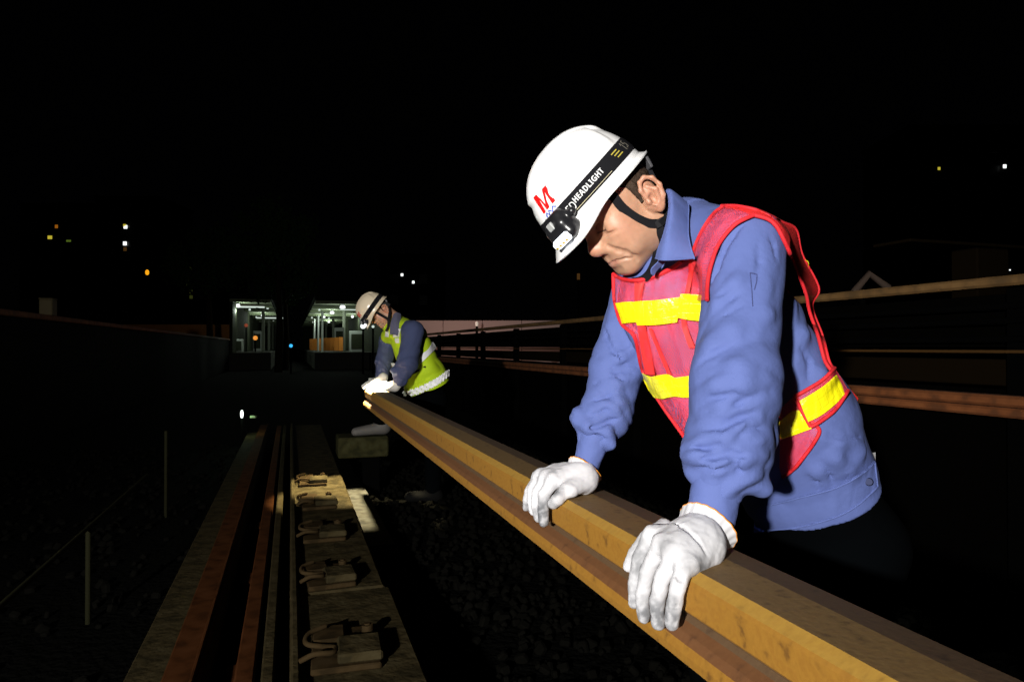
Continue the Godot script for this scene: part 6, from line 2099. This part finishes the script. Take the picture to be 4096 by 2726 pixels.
# ------------------------------------------------------------------ the place
func materials() -> void:
	M.jacket_blue = tri_map(mat(0.085, 0.122, 0.335, 0.85), 4.0)
	M.jacket_blue.normal_enabled = true
	M.jacket_blue.normal_texture = bump_map(0.02, 4, 3, 3.0)
	M.jacket_blue.normal_scale = 0.55
	M.seam_blue = mat(0.05, 0.065, 0.19)
	M.button_blue = mat(0.025, 0.035, 0.1, 0.8)
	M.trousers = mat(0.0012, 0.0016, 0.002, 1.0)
	M.boot_black = mat(0.006, 0.006, 0.006, 0.85)
	M.white_plastic = mat(0.84, 0.84, 0.85, 0.22)
	M.cream_plastic = mat(0.8, 0.68, 0.5, 0.25)
	M.black_web = tri_map(mat(0.012, 0.012, 0.014, 0.85), 60.0)
	M.black_web.normal_enabled = true
	M.black_web.normal_texture = bump_map(0.08, 2, 6, 4.0, 256)
	M.black_web.normal_scale = 0.5
	M.black_plastic = mat(0.012, 0.012, 0.014, 0.3)
	M.dark_plastic = mat(0.06, 0.06, 0.065, 0.35)
	M.grey_plastic = mat(0.35, 0.36, 0.36, 0.5)
	M.lamp_lens = glowing(0.9, 0.95, 1.0, 2.2)
	M.lamp_lens.albedo_color = lin(0.5, 0.52, 0.6)
	M.diode = mat(0.5, 0.35, 0.05, 0.3)
	M.print_white = mat(0.7, 0.7, 0.7, 0.7)
	M.print_cream = mat(0.6, 0.55, 0.35, 0.7)
	M.print_gold = mat(0.5, 0.42, 0.06, 0.6)
	M.print_grey = mat(0.12, 0.11, 0.09, 0.6)
	M.print_red = mat(0.75, 0.008, 0.008, 0.4)
	M.print_blue = mat(0.02, 0.09, 0.62, 0.4)
	M.skin = painted(0.48)
	M.skin.subsurf_scatter_enabled = true
	M.skin.subsurf_scatter_strength = 0.12
	tri_map(M.skin, 14.0)
	M.skin.normal_enabled = true
	M.skin.normal_texture = bump_map(0.06, 3, 21, 3.0)
	M.skin.normal_scale = 0.35
	M.hair = tri_map(mat(0.035, 0.025, 0.02, 0.6), 50.0)
	M.hair.albedo_texture = noise_map(0.03, 3, 8, [[0.2, 0.35, 0.3, 0.26], [0.8, 1.0, 1.0, 1.0]], 256)
	M.hair.albedo_color = lin(0.07, 0.05, 0.038)
	M.glove = painted(0.9)
	tri_map(M.glove, 40.0)
	M.glove.normal_enabled = true
	M.glove.normal_texture = bump_map(0.1, 2, 9, 3.0, 256)
	M.glove.normal_scale = 0.3
	M.knit = mat(0.6, 0.6, 0.63, 0.9)
	M.orange_yarn = mat(0.7, 0.25, 0.02, 0.9)
	M.dark_yarn = mat(0.12, 0.12, 0.14, 0.9)
	M.red_net = net_cloth(Color(0.95, 0.06, 0.09))
	M.red_net_dense = net_cloth(Color(0.85, 0.03, 0.03), 0.3)
	M.red_binding = mat(0.62, 0.012, 0.02, 0.75)
	M.red_facing = mat(0.8, 0.03, 0.03, 0.7)
	M.yellow_tape = mat(0.85, 0.78, 0.008, 0.25)
	tape_relief(M.yellow_tape)
	M.rail = painted(0.75)
	tri_map(M.rail, 2.2)
	M.rail.albedo_texture = noise_map(0.012, 6, 14, [[0.1, 0.5, 0.46, 0.45], [0.26, 0.86, 0.84, 0.8], [0.5, 1.0, 1.0, 1.0], [0.68, 0.9, 0.86, 0.82], [0.85, 1.0, 1.0, 0.9]], 1024)
	M.rail.normal_enabled = true
	M.rail.normal_texture = bump_map(0.03, 4, 15, 3.0, 1024)
	M.rail.normal_scale = 0.22

# see-through net: threads with holes between, about 2.5 mm apart
func net_cloth(c: Color, hole := 0.415) -> StandardMaterial3D:
	var im := Image.create(64, 64, false, Image.FORMAT_RGBA8)
	for y in 64:
		for x in 64:
			var fx := fposmod(x / 16.0 + (0.5 if (y / 16) % 2 else 0.0), 1.0) - 0.5
			var fy := fposmod(y / 16.0, 1.0) - 0.5
			var d := sqrt(fx * fx + fy * fy * 0.8)
			im.set_pixel(x, y, Color(1, 1, 1, smoothstep(hole, hole + 0.06, d)))
	var t := ImageTexture.create_from_image(im)
	var m := StandardMaterial3D.new()
	m.albedo_color = lin(c.r, c.g, c.b)
	m.albedo_texture = t
	m.transparency = BaseMaterial3D.TRANSPARENCY_ALPHA
	m.cull_mode = BaseMaterial3D.CULL_DISABLED
	m.uv1_scale = Vector3(90, 90, 1)
	m.roughness = 0.6
	return m

# glossy reflective tape: little welded squares
func tape_relief(m: StandardMaterial3D) -> void:
	var im := Image.create(128, 128, false, Image.FORMAT_RGBA8)
	var nz := noise(0.05, 3, 50)
	for y in 128:
		for x in 128:
			var ex := minf(fposmod(x, 64.0), 64.0 - fposmod(x, 64.0)) / 64.0
			var ey := minf(fposmod(y, 64.0), 64.0 - fposmod(y, 64.0)) / 64.0
			var h := smoothstep(0.0, 0.06, minf(ex, ey)) * 0.7 + 0.3 * nz.get_noise_2d(x, y)
			im.set_pixel(x, y, Color(h, h, h))
	im.bump_map_to_normal_map(3.0)
	m.normal_enabled = true
	m.normal_texture = ImageTexture.create_from_image(im)
	m.normal_scale = 0.9
	m.uv1_scale = Vector3(28, 28, 1)
	m.clearcoat_enabled = true
	m.clearcoat = 0.6
	m.clearcoat_roughness = 0.15

func rail() -> void:
	var top := LENS_HEIGHT - 0.312
	var r := thing("steel_rail", "long rusty steel rail held up at thigh height across the foreground", "rail", Vector3(0.098, 0, -1.6089), TRACK_TURN)
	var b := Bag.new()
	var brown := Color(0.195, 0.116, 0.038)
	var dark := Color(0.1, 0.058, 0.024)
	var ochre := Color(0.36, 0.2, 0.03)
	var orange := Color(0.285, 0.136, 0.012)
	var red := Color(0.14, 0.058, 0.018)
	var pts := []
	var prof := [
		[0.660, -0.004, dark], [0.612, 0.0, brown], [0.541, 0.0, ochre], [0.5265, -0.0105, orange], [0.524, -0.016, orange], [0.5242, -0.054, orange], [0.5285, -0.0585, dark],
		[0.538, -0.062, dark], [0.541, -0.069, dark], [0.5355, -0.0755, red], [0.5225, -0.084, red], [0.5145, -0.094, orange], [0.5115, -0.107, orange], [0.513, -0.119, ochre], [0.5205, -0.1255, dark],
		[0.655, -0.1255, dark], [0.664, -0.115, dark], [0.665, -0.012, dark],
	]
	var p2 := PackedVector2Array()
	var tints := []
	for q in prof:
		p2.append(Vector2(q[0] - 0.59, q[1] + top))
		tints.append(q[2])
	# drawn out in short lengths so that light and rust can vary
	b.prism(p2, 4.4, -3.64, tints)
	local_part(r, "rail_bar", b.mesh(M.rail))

func _ready() -> void:
	var cam := Camera3D.new()
	cam.name = "camera"
	cam.fov = 53.043
	cam.near = 0.05
	cam.far = 900.0
	cam.position = lens
	cam.rotation.x = 0.00891
	add_child(cam)
	cam.current = true
	var we := WorldEnvironment.new()
	we.name = "night_air"
	var e := Environment.new()
	e.tonemap_mode = Environment.TONE_MAPPER_LINEAR
	e.tonemap_exposure = 1.0
	e.background_mode = Environment.BG_SKY
	e.sky = Sky.new()
	var sky := ProceduralSkyMaterial.new()
	sky.sky_top_color = Color(0.004, 0.004, 0.006)
	sky.sky_horizon_color = Color(0.008, 0.008, 0.009)
	sky.ground_bottom_color = Color(0.002, 0.002, 0.002)
	sky.ground_horizon_color = Color(0.006, 0.006, 0.006)
	sky.sky_energy_multiplier = 0.5
	e.sky.sky_material = sky
	e.sdfgi_enabled = true
	e.ssao_enabled = true
	e.ssil_enabled = true
	we.environment = e
	add_child(we)
	# the photographer's flash, held out to the left behind the lens
	var flash := SpotLight3D.new()
	flash.name = "camera_flash"
	flash.light_color = Color(1.0, 0.985, 0.96)
	flash.light_energy = 42.0
	flash.light_size = 0.06
	flash.spot_range = 60.0
	flash.spot_attenuation = 2.0
	flash.spot_angle = 42.0
	flash.spot_angle_attenuation = 1.0
	flash.shadow_enabled = true
	add_child(flash)
	flash.look_at_from_position(Vector3(-1.42, LENS_HEIGHT + 0.5, 2.5), Vector3(-0.5, 1.75, -4.0))
	materials()
	place_materials()
	ground()
	trackbed()
	barrier()
	station()
	city()
	trees()
	rail()
	lead_worker()
	far_worker()
